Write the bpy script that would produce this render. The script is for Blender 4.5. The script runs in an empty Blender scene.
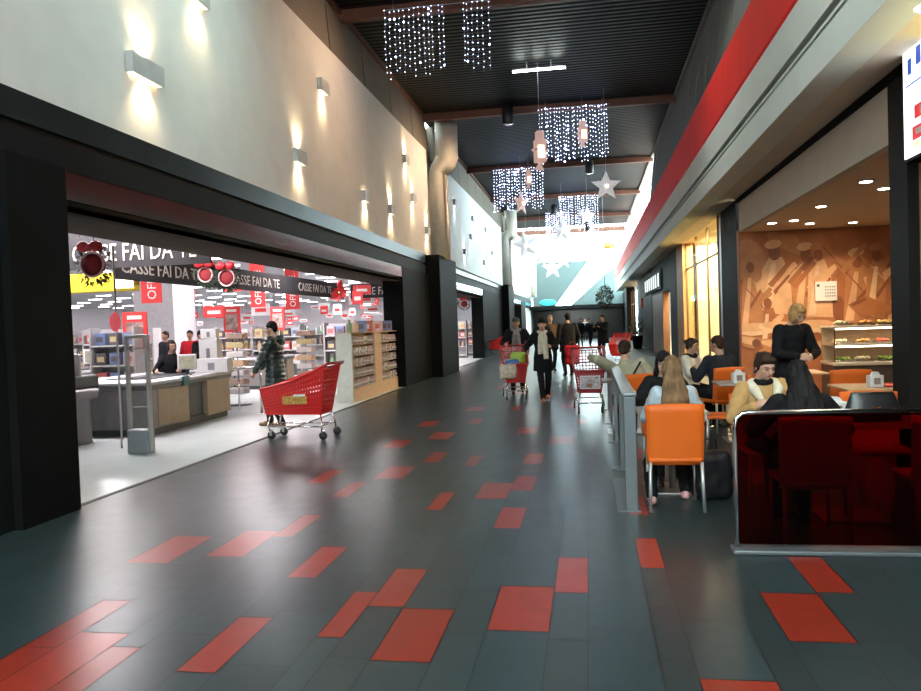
import bpy, bmesh, math, random
from mathutils import Vector, Matrix, Quaternion, noise as mnoise
import numpy as np
random.seed(7)
S = bpy.context.scene
COL = S.collection
PI = math.pi
R = math.radians

# ------------------------------------------------------------ camera
FPX = 775.0
def set_camera():
    y = Vector((589.0-460.5, -(320.0-345.5), -FPX)).normalized()
    d = Vector((1, .034, 0)); x = (d - d.dot(y)*y).normalized(); z = x.cross(y)
    m = Matrix((x, y, z))                      # rows: world axes written in camera axes
    cd = bpy.data.cameras.new('camera'); cam = bpy.data.objects.new('camera', cd); COL.objects.link(cam)
    M = m.to_4x4(); M.translation = Vector((0, 0, 1.6))
    cam.matrix_world = M
    cd.sensor_fit = 'HORIZONTAL'; cd.sensor_width = 36.0; cd.lens = 36.0*FPX/921.0
    cd.clip_start = .05; cd.clip_end = 400
    S.camera = cam
set_camera()
# ------------------------------------------------------------ world, sun, exposure
W = bpy.data.worlds.new('world'); S.world = W; W.use_nodes = True
W.node_tree.nodes['Background'].inputs[0].default_value = (.72, .95, .98, 1)
W.node_tree.nodes['Background'].inputs[1].default_value = 15.0
sd = bpy.data.lights.new('sun', 'SUN'); so = bpy.data.objects.new('sun', sd); COL.objects.link(so)
sd.energy = 22.0; sd.angle = R(1.0); sd.color = (1, .95, .86)
so.rotation_euler = Vector((-.30, -.62, -.72)).normalized().to_track_quat('-Z', 'Y').to_euler()
S.view_settings.view_transform = 'Standard'; S.view_settings.look = 'None'
S.view_settings.exposure = 0.4; S.view_settings.gamma = 1.0; S.view_settings.use_curve_mapping = False
S.cycles.use_denoising = True
S.cycles.max_bounces = 6; S.cycles.diffuse_bounces = 3; S.cycles.glossy_bounces = 3
S.cycles.transmission_bounces = 4; S.cycles.transparent_max_bounces = 12
S.cycles.sample_clamp_indirect = 3.0; S.cycles.caustics_reflective = False; S.cycles.caustics_refractive = False

def area(name, loc, sx, sy, power, color, direction=(0, 0, -1)):
    l = bpy.data.lights.new(name, 'AREA'); l.shape = 'RECTANGLE'; l.size = sx; l.size_y = sy
    l.energy = power; l.color = color
    o = bpy.data.objects.new(name, l); o.location = loc
    o.rotation_euler = Vector(direction).to_track_quat('-Z', 'Y').to_euler(); COL.objects.link(o)
    return o
# the supermarket hall's own ceiling lamps, in wide rows
for (x, y) in ((-8.5, 12), (-8.5, 20), (-8.5, 30), (-15, 14), (-15, 24), (-15, 38), (-24, 22), (-24, 38), (-8.5, 42), (-20, 52), (-30, 54), (-13, 55), (-33, 36), (-24, 66), (-36, 66)):
    area('hall_lamp', (x, y, 4.13), 3.2, 1.2, 420, (1, .93, .97))
# ------------------------------------------------------------ materials
MATS = {}
def mat(name, col, rough=.6, metal=0., var=.08, vscale=8., emit=None, estr=0., spec=.5, trans=0., alpha=1., coat=0., bump=0., bscale=60., stretch=None):
    if name in MATS: return MATS[name]
    m = bpy.data.materials.new(name); m.use_nodes = True; nt = m.node_tree
    b = nt.nodes['Principled BSDF']
    b.inputs['Roughness'].default_value = rough; b.inputs['Metallic'].default_value = metal
    b.inputs['Specular IOR Level'].default_value = spec
    b.inputs['Transmission Weight'].default_value = trans; b.inputs['Alpha'].default_value = alpha
    b.inputs['Coat Weight'].default_value = coat
    tc = nt.nodes.new('ShaderNodeTexCoord'); n = nt.nodes.new('ShaderNodeTexNoise'); n.inputs['Scale'].default_value = vscale
    n.inputs['Detail'].default_value = 3
    src = tc.outputs['Object']
    if stretch:
        mp = nt.nodes.new('ShaderNodeMapping'); mp.inputs['Scale'].default_value = stretch
        nt.links.new(src, mp.inputs[0]); src = mp.outputs[0]
    nt.links.new(src, n.inputs['Vector'])
    r = nt.nodes.new('ShaderNodeValToRGB')
    c0 = [max(0, c*(1-var)) for c in col[:3]]; c1 = [min(1, c*(1+var)) for c in col[:3]]
    r.color_ramp.elements[0].color = (*c0, 1); r.color_ramp.elements[1].color = (*c1, 1)
    r.color_ramp.elements[0].position = .3; r.color_ramp.elements[1].position = .7
    nt.links.new(n.outputs['Fac'], r.inputs[0]); nt.links.new(r.outputs[0], b.inputs['Base Color'])
    if emit:
        b.inputs['Emission Color'].default_value = (*emit, 1); b.inputs['Emission Strength'].default_value = estr
    if bump:
        n2 = nt.nodes.new('ShaderNodeTexNoise'); n2.inputs['Scale'].default_value = bscale
        nt.links.new(src, n2.inputs['Vector'])
        bp = nt.nodes.new('ShaderNodeBump'); bp.inputs['Strength'].default_value = bump; bp.inputs['Distance'].default_value = .01
        nt.links.new(n2.outputs['Fac'], bp.inputs['Height']); nt.links.new(bp.outputs[0], b.inputs['Normal'])
    MATS[name] = m
    return m
def floor_mat(name, rough, var=.25):
    m = bpy.data.materials.new(name); m.use_nodes = True; nt = m.node_tree; b = nt.nodes['Principled BSDF']
    a = nt.nodes.new('ShaderNodeVertexColor'); a.layer_name = 'tile'
    n = nt.nodes.new('ShaderNodeTexNoise'); n.inputs['Scale'].default_value = 9; n.inputs['Detail'].default_value = 4
    tc = nt.nodes.new('ShaderNodeTexCoord'); nt.links.new(tc.outputs['Object'], n.inputs['Vector'])
    mr = nt.nodes.new('ShaderNodeMapRange'); mr.inputs['From Min'].default_value = .3; mr.inputs['From Max'].default_value = .7
    mr.inputs['To Min'].default_value = 1-var; mr.inputs['To Max'].default_value = 1+var
    nt.links.new(n.outputs['Fac'], mr.inputs['Value'])
    mx = nt.nodes.new('ShaderNodeVectorMath'); mx.operation = 'SCALE'
    nt.links.new(a.outputs['Color'], mx.inputs[0]); nt.links.new(mr.outputs[0], mx.inputs['Scale'])
    nt.links.new(mx.outputs[0], b.inputs['Base Color'])
    n2 = nt.nodes.new('ShaderNodeTexNoise'); n2.inputs['Scale'].default_value = 5; n2.inputs['Detail'].default_value = 2
    nt.links.new(tc.outputs['Object'], n2.inputs['Vector'])
    m2 = nt.nodes.new('ShaderNodeMapRange'); m2.inputs['To Min'].default_value = rough*.9; m2.inputs['To Max'].default_value = rough*1.12
    nt.links.new(n2.outputs['Fac'], m2.inputs['Value']); nt.links.new(m2.outputs[0], b.inputs['Roughness'])
    b.inputs['Specular IOR Level'].default_value = .38
    MATS[name] = m
    return m
def glass_mat(name, tint=(1, 1, 1), gloss=.12, rough=.03):
    m = bpy.data.materials.new(name); m.use_nodes = True; nt = m.node_tree
    for n in list(nt.nodes): nt.nodes.remove(n)
    o = nt.nodes.new('ShaderNodeOutputMaterial'); mx = nt.nodes.new('ShaderNodeMixShader')
    t = nt.nodes.new('ShaderNodeBsdfTransparent'); g = nt.nodes.new('ShaderNodeBsdfGlossy')
    t.inputs[0].default_value = (*tint, 1); g.inputs['Roughness'].default_value = rough
    fr = nt.nodes.new('ShaderNodeFresnel'); fr.inputs[0].default_value = 1.45
    k = nt.nodes.new('ShaderNodeMath'); k.operation = 'MULTIPLY'; k.inputs[1].default_value = .4; nt.links.new(fr.outputs[0], k.inputs[0]); nt.links.new(k.outputs[0], mx.inputs[0]); nt.links.new(t.outputs[0], mx.inputs[1]); nt.links.new(g.outputs[0], mx.inputs[2])
    nt.links.new(mx.outputs[0], o.inputs[0]); MATS[name] = m
    return m
def glow(name, col, s):
    return mat(name, (.8, .8, .8), .5, emit=col, estr=s, var=0.02)

# ------------------------------------------------------------ mesh building
class MB:
    def __init__(s): s.v = []; s.f = []; s.m = []; s.sm = []
    def add(s, verts, faces, mi=0, smooth=False):
        o = len(s.v); s.v += [tuple(v) for v in verts]
        for f in faces: s.f.append(tuple(i+o for i in f)); s.m.append(mi); s.sm.append(smooth)
        return s
    def box(s, x0, x1, y0, y1, z0, z1, mi=0, M=None):
        vs = [Vector((x, y, z)) for z in (z0, z1) for y in (y0, y1) for x in (x0, x1)]
        if M is not None: vs = [M @ v for v in vs]
        return s.add(vs, [(0, 2, 3, 1), (4, 5, 7, 6), (0, 1, 5, 4), (2, 6, 7, 3), (0, 4, 6, 2), (1, 3, 7, 5)], mi)
    def rbox(s, x0, x1, y0, y1, z0, z1, r=.01, mi=0, M=None, seg=2):
        bm = bmesh.new(); bmesh.ops.create_cube(bm, size=1)
        for v in bm.verts: v.co = Vector(((x0+x1)/2+v.co.x*(x1-x0), (y0+y1)/2+v.co.y*(y1-y0), (z0+z1)/2+v.co.z*(z1-z0)))
        bmesh.ops.bevel(bm, geom=bm.edges[:], offset=r, segments=seg, affect='EDGES', profile=.5)
        if M is not None: bm.transform(M)
        bm.verts.index_update()
        s.add([v.co.copy() for v in bm.verts], [[v.index for v in f.verts] for f in bm.faces], mi, seg > 2); bm.free(); return s
    def tube(s, pts, r, n=8, mi=0, cap=True, smooth=True, flat=1.0):
        pts = [Vector(p) for p in pts]; rs = r if isinstance(r, (list, tuple)) else [r]*len(pts)
        rings = []; up = None
        for i, p in enumerate(pts):
            a = pts[max(0, i-1)]; b = pts[min(len(pts)-1, i+1)]; t = (b-a).normalized()
            if up is None:
                up = Vector((0, 0, 1)) if abs(t.z) < .9 else Vector((0, 1, 0))
            u = (up - up.dot(t)*t)
            if u.length < 1e-4: u = t.orthogonal()
            u.normalize(); w = t.cross(u); up = u
            rings.append([p+rs[i]*(math.cos(2*PI*k/n)*w*flat+math.sin(2*PI*k/n)*u) for k in range(n)])
        vs = [v for rg in rings for v in rg]
        fs = [(i*n+k, i*n+(k+1) % n, (i+1)*n+(k+1) % n, (i+1)*n+k) for i in range(len(pts)-1) for k in range(n)]
        if cap: fs += [tuple(range(n))[::-1], tuple((len(pts)-1)*n+k for k in range(n))]
        return s.add(vs, fs, mi, smooth)
    def lathe(s, prof, c=(0, 0, 0), n=20, mi=0, smooth=True, M=None):
        c = Vector(c); vs = []; fs = []
        for r, z in prof:
            for k in range(n): vs.append(Vector((r*math.cos(2*PI*k/n), r*math.sin(2*PI*k/n), z)))
        if M is not None: vs = [M @ v for v in vs]
        vs = [v+c for v in vs]
        for i in range(len(prof)-1):
            for k in range(n): fs.append((i*n+k, i*n+(k+1) % n, (i+1)*n+(k+1) % n, (i+1)*n+k))
        fs += [tuple(range(n))[::-1], tuple((len(prof)-1)*n+k for k in range(n))]
        return s.add(vs, fs, mi, smooth)
    def ball(s, c, r, mi=0, n=12, m=8, M=None):
        r = r if isinstance(r, (tuple, list)) else (r, r, r); c = Vector(c); vs = []; fs = []
        for i in range(m+1):
            th = PI*i/m
            for k in range(n):
                v = Vector((r[0]*math.sin(th)*math.cos(2*PI*k/n), r[1]*math.sin(th)*math.sin(2*PI*k/n), r[2]*math.cos(th)))
                vs.append((M @ v if M is not None else v)+c)
        for i in range(m):
            for k in range(n): fs.append((i*n+k, (i+1)*n+k, (i+1)*n+(k+1) % n, i*n+(k+1) % n))
        return s.add(vs, fs, mi, True)
    def prism(s, poly, axis, a, b, mi=0):
        # poly in the two other axes, extruded along axis from a to b
        def P(p, t):
            return {'x': (t, p[0], p[1]), 'y': (p[0], t, p[1]), 'z': (p[0], p[1], t)}[axis]
        n = len(poly); vs = [P(p, a) for p in poly]+[P(p, b) for p in poly]
        fs = [tuple(range(n)), tuple(range(n, 2*n))[::-1]]+[(k, k+n, (k+1) % n+n, (k+1) % n) for k in range(n)]
        return s.add(vs, fs, mi)
    def build(s, name, mats, parent=None, loc=None, fix=True):
        me = bpy.data.meshes.new(name); me.from_pydata(s.v, [], s.f)
        for m in (mats if isinstance(mats, (list, tuple)) else [mats]): me.materials.append(m)
        for p, mi, sm in zip(me.polygons, s.m, s.sm): p.material_index = mi; p.use_smooth = sm
        if fix:
            bm = bmesh.new(); bm.from_mesh(me); bmesh.ops.recalc_face_normals(bm, faces=bm.faces); bm.to_mesh(me); bm.free()
        o = bpy.data.objects.new(name, me); COL.objects.link(o)
        if parent: o.parent = parent
        if loc is not None: o.location = loc
        return o
def tag(o, label, cat, group=None, kind=None):
    if label: o['label'] = label
    if cat: o['category'] = cat
    if group: o['group'] = group
    if kind: o['kind'] = kind
    return o
def thing(name, label, cat, loc=(0, 0, 0), rz=0, group=None):
    o = bpy.data.objects.new(name, None); COL.objects.link(o); o.location = loc; o.rotation_euler = (0, 0, rz); o.empty_display_size = .1
    return tag(o, label, cat, group)
def copy_tree(o, loc=None, rz=None, label=None, group=None, parent=None):
    c = o.copy(); COL.objects.link(c)
    if parent: c.parent = parent
    for ch in list(o.children): copy_tree(ch, parent=c)
    if loc is not None: c.location = loc
    if rz is not None: c.rotation_euler = (0, 0, rz)
    if label: c['label'] = label
    if group: c['group'] = group
    return c
def struct(name, mb, mats, parent=None):
    o = mb.build(name, mats, parent)
    if not parent: o['kind'] = 'structure'
    return o
def sbox(name, x0, x1, y0, y1, z0, z1, m, parent=None):
    return struct(name, MB().box(x0, x1, y0, y1, z0, z1), m, parent)
def text(name, body, size, M, m, parent=None, ext=.004, ax='LEFT', sx=1.0):
    cu = bpy.data.curves.new(name, 'FONT'); cu.body = body; cu.size = size; cu.extrude = ext; cu.align_x = ax; cu.resolution_u = 2
    t = bpy.data.objects.new('t', cu); COL.objects.link(t)
    bpy.context.view_layer.update(); dg = bpy.context.evaluated_depsgraph_get()
    me = bpy.data.meshes.new_from_object(t.evaluated_get(dg)); bpy.data.objects.remove(t)
    me.transform(M @ Matrix.Diagonal((sx, 1, 1, 1)))
    me.materials.clear(); me.materials.append(m)
    o = bpy.data.objects.new(name, me); COL.objects.link(o)
    if parent: o.parent = parent
    return o
def FR(loc, right, up):
    "matrix taking (x right, y up, z out) to the world"
    r = Vector(right).normalized(); u = Vector(up).normalized(); n = r.cross(u)
    M = Matrix((r, u, n)).transposed().to_4x4(); M.translation = Vector(loc); return M

# ------------------------------------------------------------ palette
M_wall = mat('white_render', (.82, .82, .80), .75, var=.03, vscale=3, bump=.05, bscale=40)
M_blk = mat('black_cladding', (.006, .006, .0065), .6, spec=.04, var=.15, vscale=2)
M_blk2 = mat('dark_grey_cladding', (.010, .0105, .011), .55, spec=.06, var=.12, vscale=2)
M_groove = mat('groove_black', (.006, .006, .006), .7)
M_glossblk = mat('polished_dark_metal', (.10, .105, .11), .13, .85, var=.25, vscale=1.5)
M_brown = mat('brown_soffit', (.05, .040, .030), .8, var=.06, spec=.03)
M_panel = mat('fibre_cement_panel', (.16, .13, .095), .6, var=.08, vscale=1.2)
M_panelr = mat('pale_grey_panel', (.11, .115, .11), .6, var=.05, vscale=1.2)
M_colm = mat('column_render', (.82, .76, .66), .6, var=.04)
M_red = mat('red_fascia_paint', (.85, .03, .02), .6, spec=.1, var=.05, vscale=2)
M_wfas = mat('white_fascia_metal', (.82, .88, .82), .6, var=.03, vscale=2, spec=.15)
M_soff = mat('soffit_plaster', (.74, .66, .54), .7, var=.04, vscale=2)
M_beam = mat('rust_beam', (.10, .03, .014), .55, var=.2, vscale=3)
M_shopfl = mat('shop_tile', (.50, .54, .53), .25, var=.05, vscale=1.5)
M_glass = glass_mat('clear_pane')
M_steel = mat('brushed_steel', (.45, .47, .48), .32, .9, var=.1)
M_chrome = mat('chrome', (.75, .75, .76), .15, 1.0, var=.03)
M_pl_blk = mat('black_plastic', (.015, .015, .016), .4)
M_rubber = mat('black_rubber', (.02, .02, .02), .7)
M_white = mat('white_paint', (.75, .75, .74), .5, var=.03)
M_tube = glow('lamp_tube_glow', (1, .96, 1), 14)

# ------------------------------------------------------------ floor
def build_floor():
    w = {}
    xb = [-5.02, -4.8, -4.5, -4.3, -3.98, -3.78, -3.48, -3.28, -2.96, -2.77, -2.48, -2.31, -1.985, -1.785, -1.45, -1.305, -1.09, -.79, -.575, -.25, -.05,
          .28, .435, .76, .92, 1.235, 1.45, 1.75, 1.95, 2.28, 2.44, 2.75, 2.95, 3.28, 3.44, 3.76]
    L = .685; g = .0035
    reds = [(-2.85, 3.9, .19), (-1.88, 3.7, 0), (-1.38, 4.15, 0), (-1.2, 4.6, 0), (-1.0, 3.9, 0), (-.9, 3.9, 0), (-1.88, 5.05, 0), (-3.1, 5.3, 0), (-2.6, 5.48, 0),
            (-2.4, 6.0, 0), (-2.86, 7.95, 0), (-2.4, 7.33, 0), (-1.38, 6.85, 0), (-2.15, 8.24, 0), (-2.6, 10.2, 0), (-1.9, 9.15, 0), (-2.6, 12.3, 0), (-2.1, 10.95, 0),
            (-2.6, 3.47, 0), (-2.4, 3.47, 0), (-2.85, 3.2, 0), (-.95, 7.28, 0), (-.68, 7.68, 0), (-.68, 6.28, 0), (-.15, 4.9, 0), (-.4, 4.31, 0), (.35, 5.39, 0),
            (1.35, 5.0, 0), (1.08, 4.29, 0), (.6, 3.16, 0), (-.42, 10.3, 0), (-1.38, 8.9, 0), (.35, 6.75, 0), (-.15, 12.1, 0), (-.68, 9.2, 0), (-.95, 11.6, 0), (-1.88, 12.6, 0),
            (-1.38, 14.1, 0), (-2.15, 14.6, 0), (-1.0, 16.6, 0), (-.4, 14.9, 0), (-1.7, 17.5, 0), (-.1, 18, 0), (-1.2, 20, 0), (-2.1, 19, 0), (.6, 9.2, 0), (1.6, 8.0, 0), (2.5, 5.8, 0)]
    vs = []; fs = []; cs = []
    rnd = random.Random(3)
    used = set()
    ph = {}
    for (x, y, _) in reds:
        for i in range(len(xb)-1):
            if xb[i] <= x < xb[i+1]:
                if i not in ph: ph[i] = (y-.5*L) % L
    for i in range(len(xb)-1):
        x0, x1 = xb[i]+g, xb[i+1]-g
        p = ph.get(i, rnd.random()*L)
        k = -10
        while True:
            y0 = p+k*L; k += 1
            if y0 > 74: break
            red = any(xb[i] <= rx < xb[i+1] and y0 <= ry < y0+L for rx, ry, _ in reds)
            s = .78+.44*rnd.random(); t = rnd.random()
            c = (.24*s, .022*s, .012*s) if red else (.022*s+.002*t, .035*s, .039*s-.002*t)
            o = len(vs); vs += [(x0, y0+g, 0), (x1, y0+g, 0), (x1, y0+L-g, 0), (x0, y0+L-g, 0)]; fs.append((o, o+1, o+2, o+3)); cs.append(c)
    o = len(vs); vs += [(-5.05, -7, -.002), (3.8, -7, -.002), (3.8, 75, -.002), (-5.05, 75, -.002)]; fs.append((o, o+1, o+2, o+3)); cs.append((.006, .006, .006))
    me = bpy.data.meshes.new('floor'); me.from_pydata(vs, [], fs)
    a = me.color_attributes.new('tile', 'FLOAT_COLOR', 'CORNER')
    arr = np.ones((len(fs)*4, 4), dtype=np.float32)
    for i, c in enumerate(cs): arr[i*4:(i+1)*4, :3] = c
    a.data.foreach_set('color', arr.ravel())
    me.materials.append(floor_mat('floor_tiles', .30, .10))
    ob = bpy.data.objects.new('floor', me); COL.objects.link(ob); ob['kind'] = 'structure'
build_floor()
sbox('floor_shop', -46, -4.85, -2, 74, -.12, .004, M_shopfl)
sbox('floor_cafe', 3.75, 9, 4, 74, -.1, .003, mat('cafe_floor', (.28, .22, .16), .3))

# ------------------------------------------------------------ left side of the mall
H = 8.1
YB = -7.0; YF = 70.0
# low facade band: dark header with groove and recessed soffit, per bay
sbox('wall_rear_light_block', -5.4, 3.4, YB-.2, YB, -.1, H+.2, M_wall)  # unseen wall added behind the camera to shut out low sky light
sbox('wall_left_backing', -5.4, -5.12, YB, YF, 3.3, H, M_wall)
def bay(n, y0, y1):
    sbox('trim_header_upper_%d' % n, -5.0, -4.8, y0, y1, 3.49, 3.75, mat('header_metal', (.015, .03, .034), .34, .7, var=.3, vscale=1.2))
    sbox('trim_header_groove_%d' % n, -5.0, -4.86, y0, y1, 3.42, 3.49, M_groove)
    sbox('trim_header_lower_%d' % n, -5.0, -4.8, y0, y1, 3.17, 3.42, M_blk2)
    sbox('trim_header_polished_%d' % n, -5.0, -4.81, y0, y1, 2.90, 3.17, M_glossblk)
    sbox('trim_header_recess_%d' % n, -5.0, -4.87, y0, y1, 2.80, 2.90, M_groove)  # black recessed strip below the polished band
    struct('trim_soffit_%d' % n, MB().prism([(-4.87, 2.80), (-4.87, 2.86), (-6.3, 3.0), (-6.3, 2.89), (-4.95, 2.79)], 'y', y0, y1), M_brown)
bay(1, YB, 22.9); bay(2, 26.3, 43.5); bay(3, 46.5, 66)
sbox('wall_left_upper_1', -5.0, -4.8, YB, 23.6, 3.75, 7.0, M_wall)
sbox('wall_left_upper_2', -5.0, -4.8, 25.4, 44.2, 3.75, 7.0, M_wall)
sbox('wall_left_upper_3', -5.0, -4.8, 46.0, YF, 3.75, 7.0, M_wall)
sbox('trim_ledge_left_1', -5.0, -4.72, 25.4, 44.2, 3.70, 3.78, M_wfas)
def top_panels(n, y0, y1):
    m = MB(); y = y0; w = 2.4
    while y < y1-.1:
        e = min(y+w, y1)
        m.prism([(-4.8, 7.0), (-4.88, H), (-5.1, H), (-5.0, 7.0)], 'y', y+.025, e-.025); m.prism([(-4.84, 7.0), (-4.92, H), (-5.1, H), (-5.0, 7.0)], 'y', e-.026, e+.026, 1)
        y = e
    struct('wall_left_panels_%d' % n, m, [M_panel, M_groove])
    sbox('trim_left_eave_%d' % n, -4.90, -4.80, y0, y1, H-.10, H, M_beam)
top_panels(1, YB, 23.9); top_panels(2, 25.1, 44.5); top_panels(3, 45.6, YF)
def column(n, y, dark=True):
    m = MB(); r = .36
    x = -4.62
    m.tube([(x, y, 3.7), (x, y, 6.42), (x+.03, y, 6.5), (x+.27, y, 6.84), (x+.30, y, 6.92), (x+.30, y, H)], [r*.86, r*.86, r*.87, r, r, r], 24)
    c = struct('wall_left_column_%d' % n, m, M_colm)
column(1, 24.5); column(2, 45.1); column(3, 66)
# piers
sbox('wall_left_pier_1', -5.35, -4.72, 5.75, 6.5, 0, 3.17, M_blk)
sbox('wall_left_pier_return_1', -5.6, -4.80, 3.6, 5.75, 0, 3.17, M_blk2)
sbox('wall_left_pier_0', -5.35, -4.72, YB, 1.5, 0, 3.17, M_blk)
sbox('wall_left_shopfront_0', -5.2, -4.95, 1.5, 3.6, 0, 3.17, M_blk2)
sbox('wall_left_pier_2', -5.35, -4.80, 19.9, 23.3, 0, 3.17, M_blk)
struct('wall_left_pier_3', MB().rbox(-5.2, -4.45, 23.3, 26.3, 0, 3.76, .03), M_blk)
sbox('wall_left_pier_4', -5.35, -4.80, 35.5, 43.5, 0, 3.17, M_blk)
struct('wall_left_pier_5', MB().rbox(-5.2, -4.4, 43.5, 46.5, 0, 3.76, .03), M_blk)
sbox('wall_left_pier_6', -5.35, -4.80, 56, 60, 0, 3.17, M_blk)
sbox('trim_shop_threshold', -4.86, -4.80, 6.5, 66, -.01, .006, M_groove)
# ------------------------------------------------------------ supermarket hall shell
sbox('ceiling_hall', -46, -6.3, -2, 74, 4.25, 4.4, mat('hall_ceiling', (.8, .76, .8), .9))
sbox('wall_hall_front', -6.34, -6.24, -2, 74, 2.9, 4.25, M_brown)
sbox('wall_hall_end', -46, -5, 74, 74.2, 0, 4.4, mat('hall_wall', (.88, .82, .86), .8))
sbox('wall_hall_back', -46.2, -46, -2, 74, 0, 4.4, MATS['hall_wall'])
sbox('wall_hall_near', -46, -5.2, -2.2, -2, 0, 4.4, MATS['hall_wall'])
# ------------------------------------------------------------ mall ceiling, beams
def slat_mat():
    m = bpy.data.materials.new('black_slat_ceiling'); m.use_nodes = True; nt = m.node_tree; b = nt.nodes['Principled BSDF']
    tc = nt.nodes.new('ShaderNodeTexCoord'); w = nt.nodes.new('ShaderNodeTexWave'); w.wave_type = 'BANDS'; w.bands_direction = 'Y'
    w.inputs['Scale'].default_value = 1.55; w.inputs['Distortion'].default_value = 0.0
    nt.links.new(tc.outputs['Object'], w.inputs['Vector'])
    r = nt.nodes.new('ShaderNodeValToRGB'); r.color_ramp.elements[0].color = (.0015, .0015, .0015, 1); r.color_ramp.elements[1].color = (.012, .0125, .012, 1)
    r.color_ramp.elements[0].position = .35; r.color_ramp.elements[1].position = .75
    nt.links.new(w.outputs['Fac'], r.inputs[0]); nt.links.new(r.outputs[0], b.inputs['Base Color'])
    bp = nt.nodes.new('ShaderNodeBump'); bp.inputs['Strength'].default_value = .5; bp.inputs['Distance'].default_value = .03
    nt.links.new(w.outputs['Fac'], bp.inputs['Height']); nt.links.new(bp.outputs[0], b.inputs['Normal'])
    b.inputs['Roughness'].default_value = .55; b.inputs['Specular IOR Level'].default_value = .10; MATS['slat'] = m
    return m
slat_mat()
CE = 54.0
sbox('ceiling_mall', -5.0, 3.2, -1.5, CE, H, H+.25, MATS['slat'])
BY = [7.4, 15.5, 23.6, 32.2, 40.2, 48.3, 56.4, 64.5]
for i, y in enumerate(BY):
    sbox('ceiling_beam_%d' % (i+1), -4.85, 2.72, y-.09, y+.09, H-.22, H-.002 if y < CE else H+.1, M_beam)
# skylight over the far part: glazing bars with panes between them
m = MB()
for k in range(9): m.box(-4.5+k*.875-.03, -4.5+k*.875+.03, CE, YF, H+.02, H+.12)
for k in range(18): m.box(-4.5, 2.55, CE+.1+k*1.5, CE+.16+k*1.5, H+.03, H+.11)
struct('ceiling_skylight_bars', m, M_white)
struct('window_skylight', MB().box(-5.0, 3.2, CE, YF, H+.13, H+.15), M_glass)
# ------------------------------------------------------------ right side of the mall
struct('wall_right_fascia_red', MB().prism([(2.25, 4.86), (2.23, 4.9), (2.23, 5.74), (2.5, 5.76), (2.6, 5.7), (2.6, 4.86)], 'y', YB, 66), M_red)
struct('wall_right_fascia_white', MB().prism([(2.25, 4.86), (2.6, 4.86), (2.6, 4.40), (2.25, 4.40)], 'y', YB, 66), M_wfas)
struct('trim_right_groove', MB().prism([(2.33, 4.40), (2.6, 4.40), (2.6, 4.24), (2.33, 4.24)], 'y', YB, 66), M_groove)
struct('trim_right_groove_rail', MB().box(2.27, 2.34, YB, 66, 4.30, 4.335), M_wfas)
struct('wall_right_fascia_lower', MB().prism([(2.25, 4.24), (2.6, 4.24), (2.6, 3.90), (2.25, 3.90)], 'y', YB, 66), M_wfas)
struct('ceiling_soffit_right', MB().prism([(2.27, 3.90), (2.6, 4.0), (3.1, 4.05), (3.1, 3.93), (2.62, 3.915)], 'y', YB, 66), M_soff)
def right_panels():
    m = MB(); y = YB
    while y < 30:
        m.prism([(2.45, 5.76), (2.53, 5.76), (2.80, H), (2.72, H)], 'y', y+.012, y+1.58); y += 1.6
    struct('wall_right_panels', m, M_panelr)
    f = MB()
    for k in range(25): f.prism([(2.46, 5.9), (2.52, 5.9), (2.78, H), (2.72, H)], 'y', 30+k*1.5, 30.08+k*1.5)
    f.box(2.45, 2.54, 30, 66, 5.76, 5.92); f.box(2.70, 2.80, 30, 66, H-.08, H)
    struct('window_1', f, M_white)
    struct('window_1_pane', MB().prism([(2.49, 5.9), (2.50, 5.9), (2.76, H-.05), (2.75, H-.05)], 'y', 30, 66), M_glass)
    sbox('trim_right_eave', 2.62, 2.72, YB, 66, H-.1, H, mat('eave_grey', (.12, .11, .10), .5))
right_panels()
XS = 3.0
# shop line above the glazing: dark rail and pale bulkhead over the cafe
sbox('trim_right_dark_rail', XS-.02, XS+.1, 8.0, 16.4, 3.84, 3.93, M_blk)
struct('wall_cafe_bulkhead', MB().prism([(XS+.02, 3.84), (XS+.02, 3.26), (XS+.2, 3.25), (XS+.2, 3.84)], 'y', 8.4, 16.3), M_soff)
M_cafe_ceil = mat('cafe_ceiling', (.85, .66, .46), .7, var=.03)
sbox('ceiling_cafe', XS+.1, 9.2, 4, 16.6, 3.25, 3.35, M_cafe_ceil)
sbox('wall_cafe_back', 9.0, 9.2, 4, 16.6, 0, 3.3, mat('cafe_wall', (.45, .25, .12), .7))
sbox('wall_cafe_near', XS+.1, 9.2, 7.7, 8.0, 0, 3.3, MATS['cafe_wall'])
# piers on the right
sbox('wall_right_pier_1', XS, XS+.45, 7.95, 8.4, 0, 3.93, M_blk2)
sbox('wall_right_shopfront_1', XS+.14, XS+.3, 3.2, 7.95, 0, 3.93, M_blk)
sbox('wall_right_shopfront_0', XS+.05, XS+.3, YB, 3.2, 0, 3.93, M_blk2)
sbox('wall_right_pier_2', XS, XS+.35, 16.52, 18.3, 0, 3.93, M_blk)
sbox('wall_right_pier_3', XS, XS+.35, 18.3, 18.9, 0, 3.93, M_blk2)
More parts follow.
